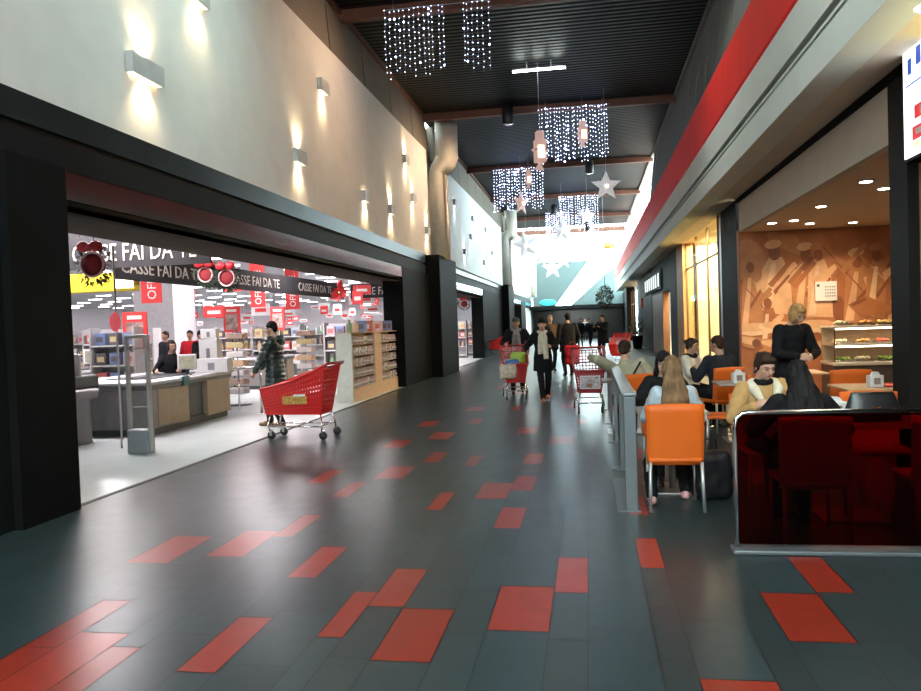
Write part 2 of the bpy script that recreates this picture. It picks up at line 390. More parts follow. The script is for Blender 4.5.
# ------------------------------------------------------------ shops further along on the right
sbox('wall_right_inner_1', 6.2, 6.4, 16.6, 28, 0, 3.9, mat('warm_shop_wall', (.85, .68, .38), .7, var=.08, vscale=2))
sbox('wall_right_partition_1', XS+.35, 6.2, 16.6, 16.75, 0, 3.93, MATS['warm_shop_wall'])
sbox('wall_right_partition_2', XS+.35, 6.2, 27.4, 27.6, 0, 3.93, MATS['warm_shop_wall'])
sbox('ceiling_shop_right', XS+.1, 6.4, 16.6, 28, 3.93, 4.03, MATS['warm_shop_wall'])
sbox('wall_right_display_1', 4.1, 4.2, 18.9, 27.3, 0, 3.93, MATS['warm_shop_wall'])
area('shop_lamp', (3.6, 20.6, 3.85), .6, 2.6, 520, (1, .84, .50)); area('shop_lamp', (3.6, 24.2, 3.85), .6, 2.6, 520, (1, .84, .52))
sbox('wall_right_display_2', 3.4, 4.1, 25.6, 25.7, 0, 3.93, MATS['warm_shop_wall'])
def shop_window(n, y0, y1, z1, bars, hb):
    f = MB()
    for k in range(bars+1):
        y = y0+(y1-y0)*k/bars; f.box(XS+.08, XS+.13, y-.03, y+.03, 0, z1)
    for z in hb: f.box(XS+.08, XS+.13, y0, y1, z-.025, z+.025)
    o = struct('window_%d' % n, f, mat('bronze_frame', (.16, .10, .05), .4, .5))
    struct('window_%d_pane' % n, MB().box(XS+.10, XS+.11, y0, y1, 0, z1), M_glass)
shop_window(2, 18.9, 25.5, 3.9, 3, [.04, 3.1])
def wood_mat():
    return mat('varnished_wood', (.10, .045, .018), .5, spec=.12, var=.3, vscale=3, stretch=(8, 8, .6))
M_wood = wood_mat()
M_pine = mat('pale_wood', (.52, .34, .19), .45, var=.15, vscale=3, stretch=(1, 9, 1))
sbox('wall_right_wood_1', XS-.02, XS+.3, 25.5, 27.3, 0, 3.93, mat('gold_wood', (.5, .28, .12), .5, spec=.12, var=.15, vscale=2, stretch=(6, 6, .5)))
sbox('wall_right_pier_4', XS-.03, XS+.35, 27.3, 29.4, 0, 3.93, M_blk)
sbox('wall_right_lintel_1', XS, XS+.3, 29.4, 38, 2.62, 3.93, M_blk)
sbox('wall_right_wood_2', XS, XS+.25, 32.7, 38, 0, 2.62, M_wood)
sbox('wall_right_inner_2', 6.2, 6.4, 28, 50, 0, 3.9, mat('bright_shop_wall', (.8, .74, .62), .7, var=.15, vscale=2))
sbox('ceiling_shop_right_2', XS+.1, 6.4, 28, 66, 3.93, 4.03, MATS['bright_shop_wall'])
sbox('wall_right_display_3', 4.3, 4.4, 28, 38, 0, 3.93, MATS['bright_shop_wall']); area('shop_lamp', (3.8, 31.2, 3.8), .6, 2.6, 900, (1, .9, .68)); area('shop_lamp', (4.5, 52, 3.8), 1.2, 4, 700, (1, .78, .48))
sbox('wall_right_pier_5', XS-.02, XS+.35, 38, 46.5, 0, 3.93, M_blk)
sbox('wall_right_pier_6', XS, XS+.35, 46.5, 49, 0, 3.93, M_blk2)
shop_window(3, 49, 58, 3.6, 4, [.04, 2.6])
sbox('wall_right_inner_3', 6.2, 6.4, 49, 66, 0, 3.9, MATS['warm_shop_wall'])
sbox('wall_right_pier_7', XS-.25, XS+.35, 58, 61, 0, 3.9, M_blk2)
sbox('wall_right_end_1', XS, XS+.35, 61, YF, 0, 3.9, M_blk2)
sbox('trim_right_pier_strip', XS-.012, XS, 18.35, 18.5, 0, 3.9, M_steel)
# end of the mall: grey wall, its raking glazed gap shaped to imitate a sunbeam, dark doors below
M_end = mat('blue_grey_end_wall', (.10, .135, .135), .8, spec=.1)
struct('wall_end', MB().prism([(-5, 2.6), (-3.2, 2.6), (.1, 6.9), (-5, 6.9)], 'y', YF, YF+.2)
       .prism([(-2.0, 2.6), (3.2, 2.6), (3.2, 6.2), (1.7, 5.8)], 'y', YF, YF+.2), M_end)
struct('window_4', MB().prism([(-3.2, 2.6), (-2.0, 2.6), (1.7, 5.8), (3.2, 6.2), (3.2, 9), (-5, 9), (-5, 6.9), (.1, 6.9)], 'y', YF+.08, YF+.1), M_glass)
m = MB()
for k in range(6): m.box(-4.4+k*1.4, -4.34+k*1.4, YF+.02, YF+.1, 6.95, H)
struct('window_4_frame', m, M_white)
tag(MB().ball((-3.6, YF-.03, 3.3), (.75, .04, .28)).build('oval_sign', mat('sign_turquoise', (.03, .5, .55), .4, emit=(.05, .8, .85), estr=.6)), 'turquoise oval sign high on the grey end wall', 'sign')
sbox('door_1', -5, 3.2, YF, YF+.15, 0, 2.6, mat('dark_door_glass', (.05, .06, .06), .15, .2))
sbox('ceiling_end_hood', -5, 3.2, 66, YF, 2.6, 2.9, M_blk2)
sbox('wall_left_end', -5.2, -4.9, 66, YF, 0, 3.75, M_wall)
# ------------------------------------------------------------ mural wall of the cafe
def mural():
    y = 16.3
    def W_(u, v): return (3.0+(u-740)/47.5, 3.25-(v-(233-(u-740)*.055))/47.5)
    cols = [(.36, .12, .04), (.44, .18, .07), (.68, .38, .20), (.24, .075, .028), (.15, .05, .022), (.76, .50, .30), (.40, .145, .05)]
    ms = [mat('mural_ochre_%s' % 'abcdefg'[i], c, .6, var=.22, vscale=2.5) for i, c in enumerate(cols)]
    m = MB(); lay = [0]
    m.box(3.0, 9.0, y, y+.2, 0, 3.3, 0)
    def poly(pts, mi):
        lay[0] += .00012; yy = y-.001-lay[0]
        P = [(max(3.02, a), max(.02, min(3.24, b))) for a, b in (W_(*p) for p in pts)]; m.add([(a, yy, b) for a, b in P], [tuple(range(len(P)))], mi)
    def ell(u, v, a, b, ang, mi, n=20):
        c, s = math.cos(R(ang)), math.sin(R(ang))
        poly([(u+a*math.cos(t)*c-b*math.sin(t)*s, v+a*math.cos(t)*s+b*math.sin(t)*c) for t in [2*PI*k/n for k in range(n)]], mi)
    rnd = random.Random(5)
    # broad drifts
    for k in range(60): ell(744+rnd.random()*215, 245+rnd.random()*70, 14+rnd.random()*22, 6+rnd.random()*9, rnd.choice([-60, -40, 20, 60, 75]), rnd.choice([0, 1, 6, 3, 1, 2]))
    # standing robed figures with bowed heads, arms crossing
    figs = [(772, 248, 14, 5), (800, 250, 13, 4), (811, 250, 11, 2), (845, 255, 13, 4), (862, 250, 11, 6), (880, 262, 13, 3), (765, 296, 10, 2), (905, 255, 12, 4), (930, 250, 12, 5), (750, 262, 10, 1)]
    for (u, v, w, mi) in figs:
        poly([(u-w, v+62), (u-w*.8, v+20), (u-w*.3, v+8), (u+w*.5, v+8), (u+w, v+24), (u+w*1.1, v+62)], rnd.choice([1, 2, 6, 0]))
        poly([(u-w*.9, v+60), (u-w*.2, v+14), (u+w*.1, v+14), (u-w*.3, v+60)], rnd.choice([2, 5]))
        ell(u, v+4, w*.38, w*.52, 0, 3); ell(u-1, v-4, w*.55, w*.30, -14, 2 if mi in (5, 4) else 1)
        poly([(u+w*.4, v+20), (u+w*1.3, v+12), (u+w*1.5, v+16), (u+w*.6, v+28)], 2)
        poly([(u-w*.1, v+40), (u+w*.9, v+24), (u+w, v+26), (u, v+44)], 3)
    for k in range(26):
        a, b = 744+rnd.random()*200, 250+rnd.random()*60; q = rnd.choice([10, 16, 22]); d = rnd.choice([-1, 1])
        poly([(a, b), (a+q*d, b-q*1.2), (a+q*d+3, b-q*1.2+2), (a+4, b+3)], rnd.choice([0, 3, 1, 6, 2]))
    # loaves and tables along the lower half
    for k in range(7): ell(752+k*26, 325-(k % 3)*2, 22, 6, -6+(k % 2)*8, 5); ell(752+k*26, 323-(k % 3)*2, 19, 4, -6+(k % 2)*8, 2)
    for k in range(8): ell(748+k*24, 337+(k % 2)*3, 17, 6, 10, 1); ell(748+k*24, 336+(k % 2)*3, 14, 3.5, 10, 2)
    for k in range(10):
        u = 842+k*6; poly([(u, 300), (u+5, 292+k), (u+13, 300+k), (u+4, 310)], 6 if k % 2 else 0)
    poly([(836, 300), (852, 291), (876, 303), (850, 312)], 6); poly([(838, 300), (851, 293), (853, 295), (840, 302)], 3)
    ell(756, 348, 5, 10, 0, 3); ell(754, 338, 4, 4, 0, 4); ell(748, 370, 12, 14, 0, 0); ell(768, 352, 14, 9, 20, 1); ell(760, 385, 16, 12, 0, 1)
    o = struct('wall_cafe_mural', m, ms)
mural()

# ------------------------------------------------------------ people
def capsule(mb, p0, p1, r0, r1, n=12):
    p0 = Vector(p0); p1 = Vector(p1); d = (p1-p0); L = d.length
    if L < 1e-5: return mb.ball(p0, r0)
    q = Vector((0, 0, 1)).rotation_difference(d/L).to_matrix().to_4x4()
    prof = [(r0*math.sin(a), -r0*math.cos(a)) for a in (.15, .5, .9, 1.3)]+[(r0+(r1-r0)*t, L*t) for t in (0, .33, .66, 1)]+[(r1*math.cos(a), L+r1*math.sin(a)) for a in (.35, .75, 1.15, 1.45)]
    return mb.lathe(prof, p0, n, M=q)
def loft(mb, secs, right, n=20):
    "secs: (centre, half width, half depth)"
    right = Vector(right).normalized(); secs = [(Vector(c), a, b) for c, a, b in secs]
    vs = []; fs = []
    for i, (c, a, b) in enumerate(secs):
        t = (secs[min(i+1, len(secs)-1)][0]-secs[max(0, i-1)][0]).normalized(); f = right.cross(t).normalized(); r = t.cross(f)
        for k in range(n):
            an = 2*PI*k/n; ca, sa = math.cos(an), math.sin(an)
            vs.append(c+r*a*ca*(abs(ca)**-.12 if abs(ca) > .05 else 1)+f*b*sa)
    for i in range(len(secs)-1):
        for k in range(n): fs.append((i*n+k, i*n+(k+1) % n, (i+1)*n+(k+1) % n, (i+1)*n+k))
    fs += [tuple(range(n))[::-1], tuple((len(secs)-1)*n+k for k in range(n))]
    return mb.add(vs, fs, 0, True)
def remesh(mb, voxel, smooth=4, disp=None):
    me = bpy.data.meshes.new('tmp'); me.from_pydata(mb.v, [], mb.f)
    bm = bmesh.new(); bm.from_mesh(me); bmesh.ops.recalc_face_normals(bm, faces=bm.faces); bm.to_mesh(me); bm.free()
    o = bpy.data.objects.new('tmp', me); COL.objects.link(o)
    md = o.modifiers.new('r', 'REMESH'); md.mode = 'VOXEL'; md.voxel_size = voxel
    if smooth:
        sm = o.modifiers.new('s', 'SMOOTH'); sm.iterations = smooth; sm.factor = .5
    dg = bpy.context.evaluated_depsgraph_get(); out = bpy.data.meshes.new_from_object(o.evaluated_get(dg))
    bpy.data.objects.remove(o); bpy.data.meshes.remove(me)
    out.polygons.foreach_set('use_smooth', [True]*len(out.polygons))
    if disp:
        ns = [v.normal.copy() for v in out.vertices]
        for v, nn in zip(out.vertices, ns): v.co += nn*disp(v.co)
    return out
def meshobj(name, me, m, parent):
    me.name = name; me.materials.clear(); me.materials.append(m)
    o = bpy.data.objects.new(name, me); COL.objects.link(o); o.parent = parent; return o
def ik(a, b, l1, l2, pole):
    a = Vector(a); b = Vector(b); d = b-a; L = d.length; mx = (l1+l2)*.999
    if L > mx: b = a+d*mx/L; d = b-a; L = mx
    x = (l1*l1-l2*l2+L*L)/(2*L); h = math.sqrt(max(0, l1*l1-x*x)); dn = d/L
    p = Vector(pole); p = (p-p.dot(dn)*dn).normalized()
    return a+dn*x+p*h, b
SKIN = mat('skin_fair', (.55, .32, .23), .5, var=.06, vscale=6)
SKIN2 = mat('skin_tanned', (.42, .23, .15), .5, var=.06, vscale=6)
M_eye = mat('eye_white', (.34, .26, .22), .6, spec=.1); M_iris = mat('eye_dark', (.03, .02, .015), .2); M_lip = mat('lip_tint', (.40, .12, .10), .45)
def cloth(name, col, rough=.9, var=.12, **k): return mat(name, col, rough, var=var, spec=.08, vscale=14, bump=.25, bscale=180, **k)
def hairm(name, col): return mat(name, col, .6, spec=.12, var=.45, vscale=26, stretch=(1, 1, .12))
def person(label, loc, rz, h=1.70, sit=False, lean=0, side=0, hands=None, feet=None, head=(0, 0), skin=SKIN, top=None, legs=None, shoe=None,
           hair=None, style='short', coat=.10, puffer=False, scarf=None, vox=.010, near=True, hz=None, female=False, bulk=1.0, extra=None, poleR=None, group=None, twist=0, cat='person'):
    s = h/1.70; root = thing('person', label, cat, loc, rz, group)
    hz = hz if hz is not None else (.545 if sit else .93*s)
    Hc = Vector((0, 0, hz)); L_ = R(lean)
    u = Vector((math.sin(R(side)), -math.sin(L_), math.cos(L_))).normalized(); rt = Vector((math.cos(R(twist)), math.sin(R(twist)), 0)); rt = (rt-rt.dot(u)*u).normalized(); fw = rt.cross(u)
    P = lambda t, f=0: Hc+u*t*s+fw*f*s
    w = (.92 if female else 1.0)*bulk
    neck = P(.50, .0); yaw, pitch = head
    hq = Matrix.Rotation(R(yaw), 3, 'Z') @ Matrix.Rotation(R(pitch), 3, 'X')      # head looks along -Y, positive pitch looks down
    hc = neck+u*.045*s+hq @ Vector((0, -.025, .105))*s
    HM = Matrix.Translation(hc) @ hq.to_4x4() @ Matrix.Scale(s, 4)
    sh = {k: P(.435)+rt*(.175*w*s*k) for k in (-1, 1)}
    hip = {k: Hc+rt*.088*s*k+Vector((0, 0, -.02)) for k in (-1, 1)}
    hands = hands or {}; feet = feet or {}
    Aj = {}; Lj = {}
    for k in (-1, 1):
        d = hands.get(k, (.24*k*s, -.06, hz-.08 if not sit else hz+.12))
        pole = Vector((.5*k, .8, -.5)) if not (poleR and k in poleR) else Vector(poleR[k])
        e, wr = ik(sh[k], d, .285*s, .255*s, pole); Aj[k] = (e, wr)
        fd = feet.get(k, (.10*k, -.44 if sit else 0, .085))
        kn, an = ik(hip[k], fd, .44*s, .43*s, (.06*k, -1, .25)); Lj[k] = (kn, an)
    # one continuous body
    b = MB()
    loft(b, [(P(-.10), .10*w*s, .09*s), (P(-.03), .16*w*s, .112*s), (P(.04), .160*w*s, .108*s), (P(.15), .128*w*s, .090*s), (P(.28), .150*w*s, .105*s), (P(.38), .165*w*s, .102*s), (P(.44), .14*w*s, .08*s), (P(.475), .07*s, .062*s), (P(.53), .052*s, .056*s), (hc-u*.02*s, .05*s, .06*s)], rt)
    for k in (-1, 1):
        e, wr = Aj[k]; kn, an = Lj[k]
        capsule(b, sh[k], e, .052*s, .040*s); capsule(b, e, wr, .040*s, .027*s)
        capsule(b, hip[k], kn, .086*s, .056*s); capsule(b, kn, an, .056*s, .038*s)
        capsule(b, an+Vector((0, .02, -.03)), an+Vector((0, -.14*s, -.05)), .035, .028)
        # hand: palm, four fingers bent at the knuckle, a thumb from the palm's side
        fdn = (wr-e).normalized(); pal = Vector((-k, -.1, -.35)); pal = (pal-pal.dot(fdn)*fdn).normalized(); sd_ = fdn.cross(pal)*k
        Mh = Matrix((sd_, pal, fdn)).transposed().to_4x4()
        b.ball(wr+fdn*.052*s, (.040*s, .017*s, .052*s), M=Mh)
        for j, (off, ln) in enumerate(((-.029, .062), (-.010, .072), (.010, .068), (.028, .054))):
            p0 = wr+fdn*.085*s+sd_*off*s; p1 = p0+(fdn*.8+pal*.35)*ln*.55*s; p2 = p1+(fdn*.45+pal*.75)*ln*.5*s
            capsule(b, p0, p1, .0088*s, .008*s, 8); capsule(b, p1, p2, .008*s, .0065*s, 8)
        t0 = wr+fdn*.03*s-sd_*.030*s; t1 = t0+(fdn*.6-sd_*.6+pal*.3)*.038*s; t2 = t1+(fdn*.8+pal*.3)*.03*s
        capsule(b, t0, t1, .012*s, .010*s, 8); capsule(b, t1, t2, .010*s, .008*s, 8)
    def hp(x, y, z): return HM @ Vector((x, y, z))
    q4 = hq.to_4x4()
    b.ball(hp(0, .012, .022), (.074*s, .092*s, .092*s), M=q4, n=20, m=14)
    b.ball(hp(0, -.022, -.040), (.056*s, .066*s, .072*s), M=q4, n=16, m=10)
    b.ball(hp(0, -.058, -.078), (.026*s, .026*s, .024*s), M=q4)
    b.ball(hp(0, -.070, .028), (.050*s, .018*s, .016*s), M=q4)
    for k in (-1, 1): b.ball(hp(.036*k, -.062, -.022), (.022*s, .020*s, .020*s), M=q4); b.ball(hp(.075*k, .008, -.008), (.010*s, .020*s, .032*s), M=q4)
    capsule(b, hp(0, -.082, .018), hp(0, -.104, -.022), .009*s, .015*s, 10)
    b.ball(hp(0, -.082, -.052), (.024*s, .012*s, .011*s), M=q4)
    meshobj('body', remesh(b, vox*.75 if near else vox*1.3, 2 if near else 1), skin, root)
    if near:
        for k in (-1, 1):
            MB().ball(hp(.031*k, -.079, .006), (.0135*s, .008*s, .0065*s), 0, M=q4).ball(hp(.031*k, -.085, .006), (.0062*s, .005*s, .0058*s), 1, 8, 6, M=q4).build('eye', [M_eye, M_iris], root)
            MB().tube([hp(.014*k, -.089, .027), hp(.032*k, -.088, .033), hp(.050*k, -.074, .026)], .0035*s, 6).build('eyebrow', hair or M_iris, root)
        MB().ball(hp(0, -.091, -.0495), (.021*s, .006*s, .0045*s), 0, M=q4).ball(hp(0, -.091, -.058), (.018*s, .007*s, .0055*s), 0, M=q4).build('mouth', M_lip, root)
    # top garment
    if top:
        g = MB(); t = .022 if coat else .010
        secs = [(P(-.14-coat*0 if not sit else -.03), .175*w*s+t, .125*s+t), (P(.0), .168*w*s+t, .118*s+t), (P(.15), .142*w*s+t, .102*s+t), (P(.28), .155*w*s+t, .110*s+t), (P(.38), .170*w*s+t, .105*s+t), (P(.445), .140*w*s+t, .085*s+t), (P(.485), .075*s+t*.8, .070*s+t*.5), (P(.505), .066*s+t*.6, .066*s+t*.4)]
        if coat > .12 and not sit: secs.insert(0, (P(-.14-coat), .185*w*s+t, .135*s+t))
        loft(g, secs, rt)
        for k in (-1, 1):
            e, wr = Aj[k]; a = 1.0 if not puffer else 1.25
            capsule(g, sh[k]-rt*.02*k, e, (.060*s+t)*a, (.046*s+t*.8)*a); capsule(g, e, e+(wr-e)*.96, (.046*s+t*.8)*a, .034*s+t*.6)
        if style == 'hood' or (extra and 'hood' in extra): g.ball(P(.47, -.09), (.13*s, .07*s, .08*s))
        if puffer:
            dsp = lambda c: .010*abs(math.sin(c.z*PI/.075))-.004+.006*mnoise.noise(c*14)
        else:
            dsp = lambda c: .007*mnoise.noise(c*11)+.004*mnoise.noise(Vector((c.x*22, c.y*22, c.z*9)))
        meshobj('jacket' if coat else 'sweater', remesh(g, vox if near else vox*1.4, 3, dsp), top, root)
    if legs:
        g = MB()
        loft(g, [(P(-.12), .10*w*s, .09*s), (P(-.03), .170*w*s, .122*s), (P(.06), .166*w*s, .116*s)], rt)
        for k in (-1, 1):
            kn, an = Lj[k]; capsule(g, hip[k], kn, .098*s, .068*s); capsule(g, kn, an+Vector((0, 0, .0)), .068*s, .054*s)
        meshobj('trousers', remesh(g, vox*1.1 if near else vox*1.5, 2, lambda c: .006*mnoise.noise(Vector((c.x*12, c.y*12, c.z*20)))), legs, root)
    for k in (-1, 1):
        an = Lj[k][1]; g = MB()
        capsule(g, an+Vector((0, .025, -.045)), an+Vector((0, -.165*s, -.052)), .040, .033); g.ball(an+Vector((0, -.05, -.03)), (.040, .075, .045)); g.ball(an+Vector((0, .0, .0)), (.042, .048, .045))
        meshobj('shoe', remesh(g, .010, 2), shoe or M_pl_blk, root)
    # hair
    if hair:
        g = MB()
        g.ball(hp(0, .022, .042), (.083*s, .094*s, .088*s), M=q4, n=20, m=12); g.ball(hp(0, .060, .0), (.072*s, .052*s, .075*s), M=q4)
        dv = lambda c: .005*mnoise.noise(Vector((c.x*55, c.y*55, c.z*10)))
        if style in ('bun', 'tied'):
            g.ball(hp(0, .115, .055), (.035*s,)*3); g.ball(hp(0, -.045, .078), (.066*s, .040*s, .030*s), M=q4)
            for k in (-1, 1): g.ball(hp(.066*k, .022, .012), (.022*s, .052*s, .060*s), M=q4)
            dv = lambda c: .003*mnoise.noise(Vector((c.x*60, c.y*30, c.z*12)))
        if style in ('bob', 'long', 'fringe', 'longblack'):
            for k in (-1, 1): g.ball(hp(.066*k, .005, -.01), (.022*s, .058*s, .085*s), M=q4)
        if style in ('fringe',): g.ball(hp(0, -.062, .062), (.064*s, .034*s, .036*s), M=q4); [g.ball(hp(.060*k, -.03, -.04), (.018*s, .03*s, .09*s), M=q4) for k in (-1, 1)]
        if style in ('long', 'longblack', 'fringe'):
            z1 = .40 if style != 'longblack' else .44; bk = -fw
            base = hp(0, .07, -.02); wd = .108 if style != 'longblack' else .125
            loft(g, [(hp(0, .04, .06), .070*s, .06*s), (base, .082*s, .052*s), (P(.50, -.105), wd*s, .045*s), (P(.38, -.155), (wd+.018)*s, .034*s), (P(.28, -.150), (wd+.012)*s, .028*s), (P(.235, -.14), (wd-.02)*s, .02*s)], rt)
            dv = lambda c: .010*mnoise.noise(Vector((c.x*38, c.y*30, c.z*5)))+.004*mnoise.noise(Vector((c.x*90, c.y*60, c.z*9)))
        if style == 'blondebob':
            for k in (-1, 1): g.ball(hp(.062*k, -.01, -.02), (.028*s, .062*s, .085*s), M=q4)
            g.ball(hp(0, -.045, .075), (.068*s, .045*s, .035*s), M=q4)
        meshobj('hair', remesh(g, .007 if near else .012, 1, dv), hair, root)
    if scarf:
        g = MB(); c0 = P(.49)
        pts = [c0+rt*(.082*s*math.cos(a))+fw*(.085*s*math.sin(a))+u*.012*math.sin(a*2+1) for a in [2*PI*k/14 for k in range(15)]]
        g.tube(pts, .033*s, 10)
        if extra and 'scarf_tail' in extra:
            g.tube([P(.47, .10)+rt*.03, P(.40, .155)+rt*.045, P(.20, .165)+rt*.05, P(-.05, .175)+rt*.055], [.03, .045, .05, .05], 10); g.tube([P(.47, .10)-rt*.04, P(.40, .15)-rt*.05, P(.22, .16)-rt*.06, P(.05, .17)-rt*.06], [.03, .042, .045, .045], 10)
        meshobj('scarf', remesh(g, .010, 2, lambda c: .006*mnoise.noise(c*30)), scarf, root)
    if style in ('cap', 'beanie'):
        g = MB(); g.ball(hp(0, .012, .062), (.086*s, .100*s, .066*s), M=q4, n=20, m=10)
        if style == 'cap': g.ball(hp(0, -.10, .055), (.062*s, .05*s, .010*s), M=q4)
        meshobj('cap', remesh(g, .008, 2), extra['cap'] if extra and 'cap' in extra else M_pl_blk, root)
    return root, dict(head=HM, P=P, rt=rt, fw=fw, u=u, hp=hp, arms=Aj, legs=Lj)
# ------------------------------------------------------------ wall sconces (each with its own up and down lamps)
M_sc = mat('sconce_white', (.55, .57, .58), .5)
M_scg = glow('sconce_glow', (1, .80, .50), 10); M_scc = glow('sconce_glow_cool', (.9, .95, 1), 8)
def spot(loc, up, power, col, parent):
    l = bpy.data.lights.new('sconce_lamp', 'SPOT'); l.energy = power; l.color = col; l.spot_size = R(112); l.spot_blend = .9; l.shadow_soft_size = .05
    o = bpy.data.objects.new('sconce_lamp', l); COL.objects.link(o); o.parent = parent; o.location = loc
    d = Vector((-.38, 0, 1 if up else -1)); o.rotation_euler = d.to_track_quat('-Z', 'Y').to_euler()
def sconce(y, z, w, up, dn, warm, label, power):
    t = thing('wall_sconce', label, 'wall lamp', (-4.8, y, z), 0, 'sconces on the white wall')
    m = MB().box(.075, .09, -w/2, w/2, -.11, .11).box(0, .08, -w/2, -w/2+.012, -.11, .11).box(0, .08, w/2-.012, w/2, -.11, .11).box(0, .015, -.06, .06, -.05, .05)
    m.build('housing', M_sc, t)
    gm = M_scg if warm else M_scc
    g = MB().box(.016, .07, -w/2+.03, w/2-.03, -.03, .03); g.build('bulb', gm, t)
    col = (1, .74, .42) if warm else (.88, .94, 1)
    if up: spot((.07, 0, .12), True, power, col, t)
    if dn: spot((.07, 0, -.12), False, power, col, t)
SC = [(7.98, 4.53, .62, 1, 1, 1, 'largest white box sconce, nearest the dark pillar, low on the wall'), (9.27, 5.88, .45, 0, 1, 1, 'upper white sconce above the frame, nearest of all'),
      (13.98, 6.11, .45, 0, 1, 1, 'high box sconce throwing light only downward, second in upper row'), (12.63, 4.53, .45, 1, 1, 1, 'low box sconce glowing up and down over the shop banners'),
      (16.56, 4.47, .42, 0, 1, 1, 'low box sconce throwing only a downward cone, over the red trolley'), (18.83, 4.50, .42, 1, 1, 1, 'low box sconce glowing both ways beside the downward one'),
      (20.61, 6.10, .42, 1, 1, 1, 'high box sconce glowing both ways close to the first column'), (21.36, 5.18, .38, 1, 1, 1, 'small sconce at mid height between high and low ones near column'),
      (23.2, 4.48, .42, 1, 1, 1, 'low sconce beside the foot of the first round column')]
for a in SC: sconce(*a, 48)
for i, (y, z, up, dn) in enumerate([(28.41, 6.10, 0, 1), (32.88, 6.08, 1, 1), (37.08, 6.09, 1, 0), (32.13, 5.23, 0, 1), (30.39, 4.46, 1, 1), (39.36, 5.18, 1, 0), (36.14, 4.46, 1, 1)]):
    sconce(y, z, .4, up, dn, 0, 'cool white sconce on the second wall, %s' % ['highest and nearest', 'second along the top row', 'third along the top row', 'under the second top one', 'lowest and nearest', 'small, near second column', 'lowest and farther'][i], 26)
# ------------------------------------------------------------ ceiling things
M_led = glow('blue_white_led', (.60, .68, 1), 7); M_ledb = glow('bright_blue_led', (.42, .5, 1), 20); M_wire = mat('fine_wire', (.3, .32, .34), .5)
def curtain(x0, x1, y, z0, z1, n, label, gap=None, sz=.011):
    t = thing('light_curtain', label, 'string lights', ((x0+x1)/2, y, z1), 0, 'curtains of small white lights')
    rnd = random.Random(int(y*10)+n)
    MB().tube([(x0-(x0+x1)/2, 0, 0), (x1-(x0+x1)/2, 0, 0)], .008, 6).build('top_wire', M_wire, t)
    for q in (-.4, .4): MB().tube([(q*(x1-x0), 0, 0), (q*(x1-x0), 0, H-z1+.005)], .006, 6).build('hook', M_wire, t)
    for k in range(n):
        x = x0+(x1-x0)*(k+.5*rnd.random())/n
        if gap and gap[0] < x < gap[1]: continue
        x -= (x0+x1)/2; L = (z1-z0)*(.82+.18*rnd.random()); m = MB(); m.tube([(x, 0, 0), (x, 0, -L)], .0022, 4, 0)
        z = -.05*rnd.random(); yy = 0
        while z > -L:
            b = rnd.random() < .10
            m.ball((x+rnd.uniform(-.015, .015), rnd.uniform(-.012, .012), z), sz*(1.9 if b else 1), 2 if b else 1, 6, 4); z -= .10+.05*rnd.random()
        m.build('light_string', [M_wire, M_led, M_ledb], t)
curtain(-3.88, -1.70, 15.2, 6.50, H-.2, 22, 'curtain of blue-white lights nearest, over the shop fascia end', (-2.62, -2.30), .009)
curtain(-1.30, .77, 23.3, 6.18, H-.2, 24, 'square curtain of tiny lights in the middle of the ceiling', None, .012)
curtain(-3.70, -1.64, 31.9, 6.15, H-.2, 20, 'bluish light curtain beside the leaning column panels', None, .015)
curtain(-1.34, .69, 39.9, 6.0, H-.2, 18, 'faint light curtain behind the hanging five pointed star', None, .017)
curtain(-2.3, -.9, 45.6, 5.9, H-.2, 14, 'farthest light curtain in the bright glare', None, .022)
M_star = mat('star_paper', (.72, .60, .62), .6, emit=(1, .62, .52), estr=.25); M_starw = mat('star_white', (.78, .80, .86), .5, emit=(.9, .93, 1), estr=.25)
M_starg = glow('star_bulb', (1, .62, .35), 3.0)
def star(x, y, z, r, mt, label, rz=0, d=.10, tilt=0):
    t = thing('hanging_star', label, 'star lantern', (x, y, z), rz, 'hanging star lanterns')
    m = MB(); vs = []; n = 5
    for k in range(10):
        a = PI/2+k*PI/5+tilt; q = r if k % 2 == 0 else r*.45; vs.append((q*math.cos(a), 0, q*math.sin(a)))
    f = [(vs[k], vs[(k+1) % 10]) for k in range(10)]
    for (a, b) in f: m.add([a, b, (0, -d, 0)], [(0, 1, 2)]); m.add([a, b, (0, d, 0)], [(0, 2, 1)])
    m.build('star_body', mt, t)
    MB().tube([(0, 0, r*.9), (0, 0, H-z+(.005 if y < 54 else -.21))], .006, 5).build('cord', M_wire, t)
    MB().ball((0, -d-.015, -r*.05), (.05*r/.4, .02, .05*r/.4)).build('bulb', M_starg, t)
    return t
def box_lantern(x, y, z, w, h, label):
    t = thing('hanging_lantern', label, 'lantern', (x, y, z), .3, 'hanging lanterns')
    m = MB().rbox(-w/2, w/2, -w/2, w/2, -h*.55, h*.25, .02); m.rbox(-w*.36, w*.36, -w*.36, w*.36, h*.25, h*.55, .02); m.prism([(-w*.8, -h*.1), (-w*.2, -h*.32), (-w*.1, .05*h)], 'y', -.03, .03); m.prism([(w*.8, -h*.1), (w*.2, -h*.32), (w*.1, .05*h)], 'y', -.03, .03); m.prism([(-w*.5, -h*.8), (-w*.05, -h*.5), (w*.3, -h*.85)], 'y', -.03, .03)
    m.build('shade', M_star, t); m2 = MB().rbox(-w*.3, w*.3, -w*.56, -w*.5, -h*.42, h*.02, .01); m2.build('lit_window', M_starg, t)
    MB().box(-w*.52, w*.52, -w*.52, w*.52, -.02*h-.08, -.02*h-.06).build('band', M_pl_blk, t)
    MB().tube([(0, 0, h*.5), (0, 0, H-z+.005)], .006, 5).build('cord', M_wire, t)
box_lantern(-1.09, 19.7, 5.99, .28, .70, 'pink box lantern hanging on a long wire below the linear lamp')
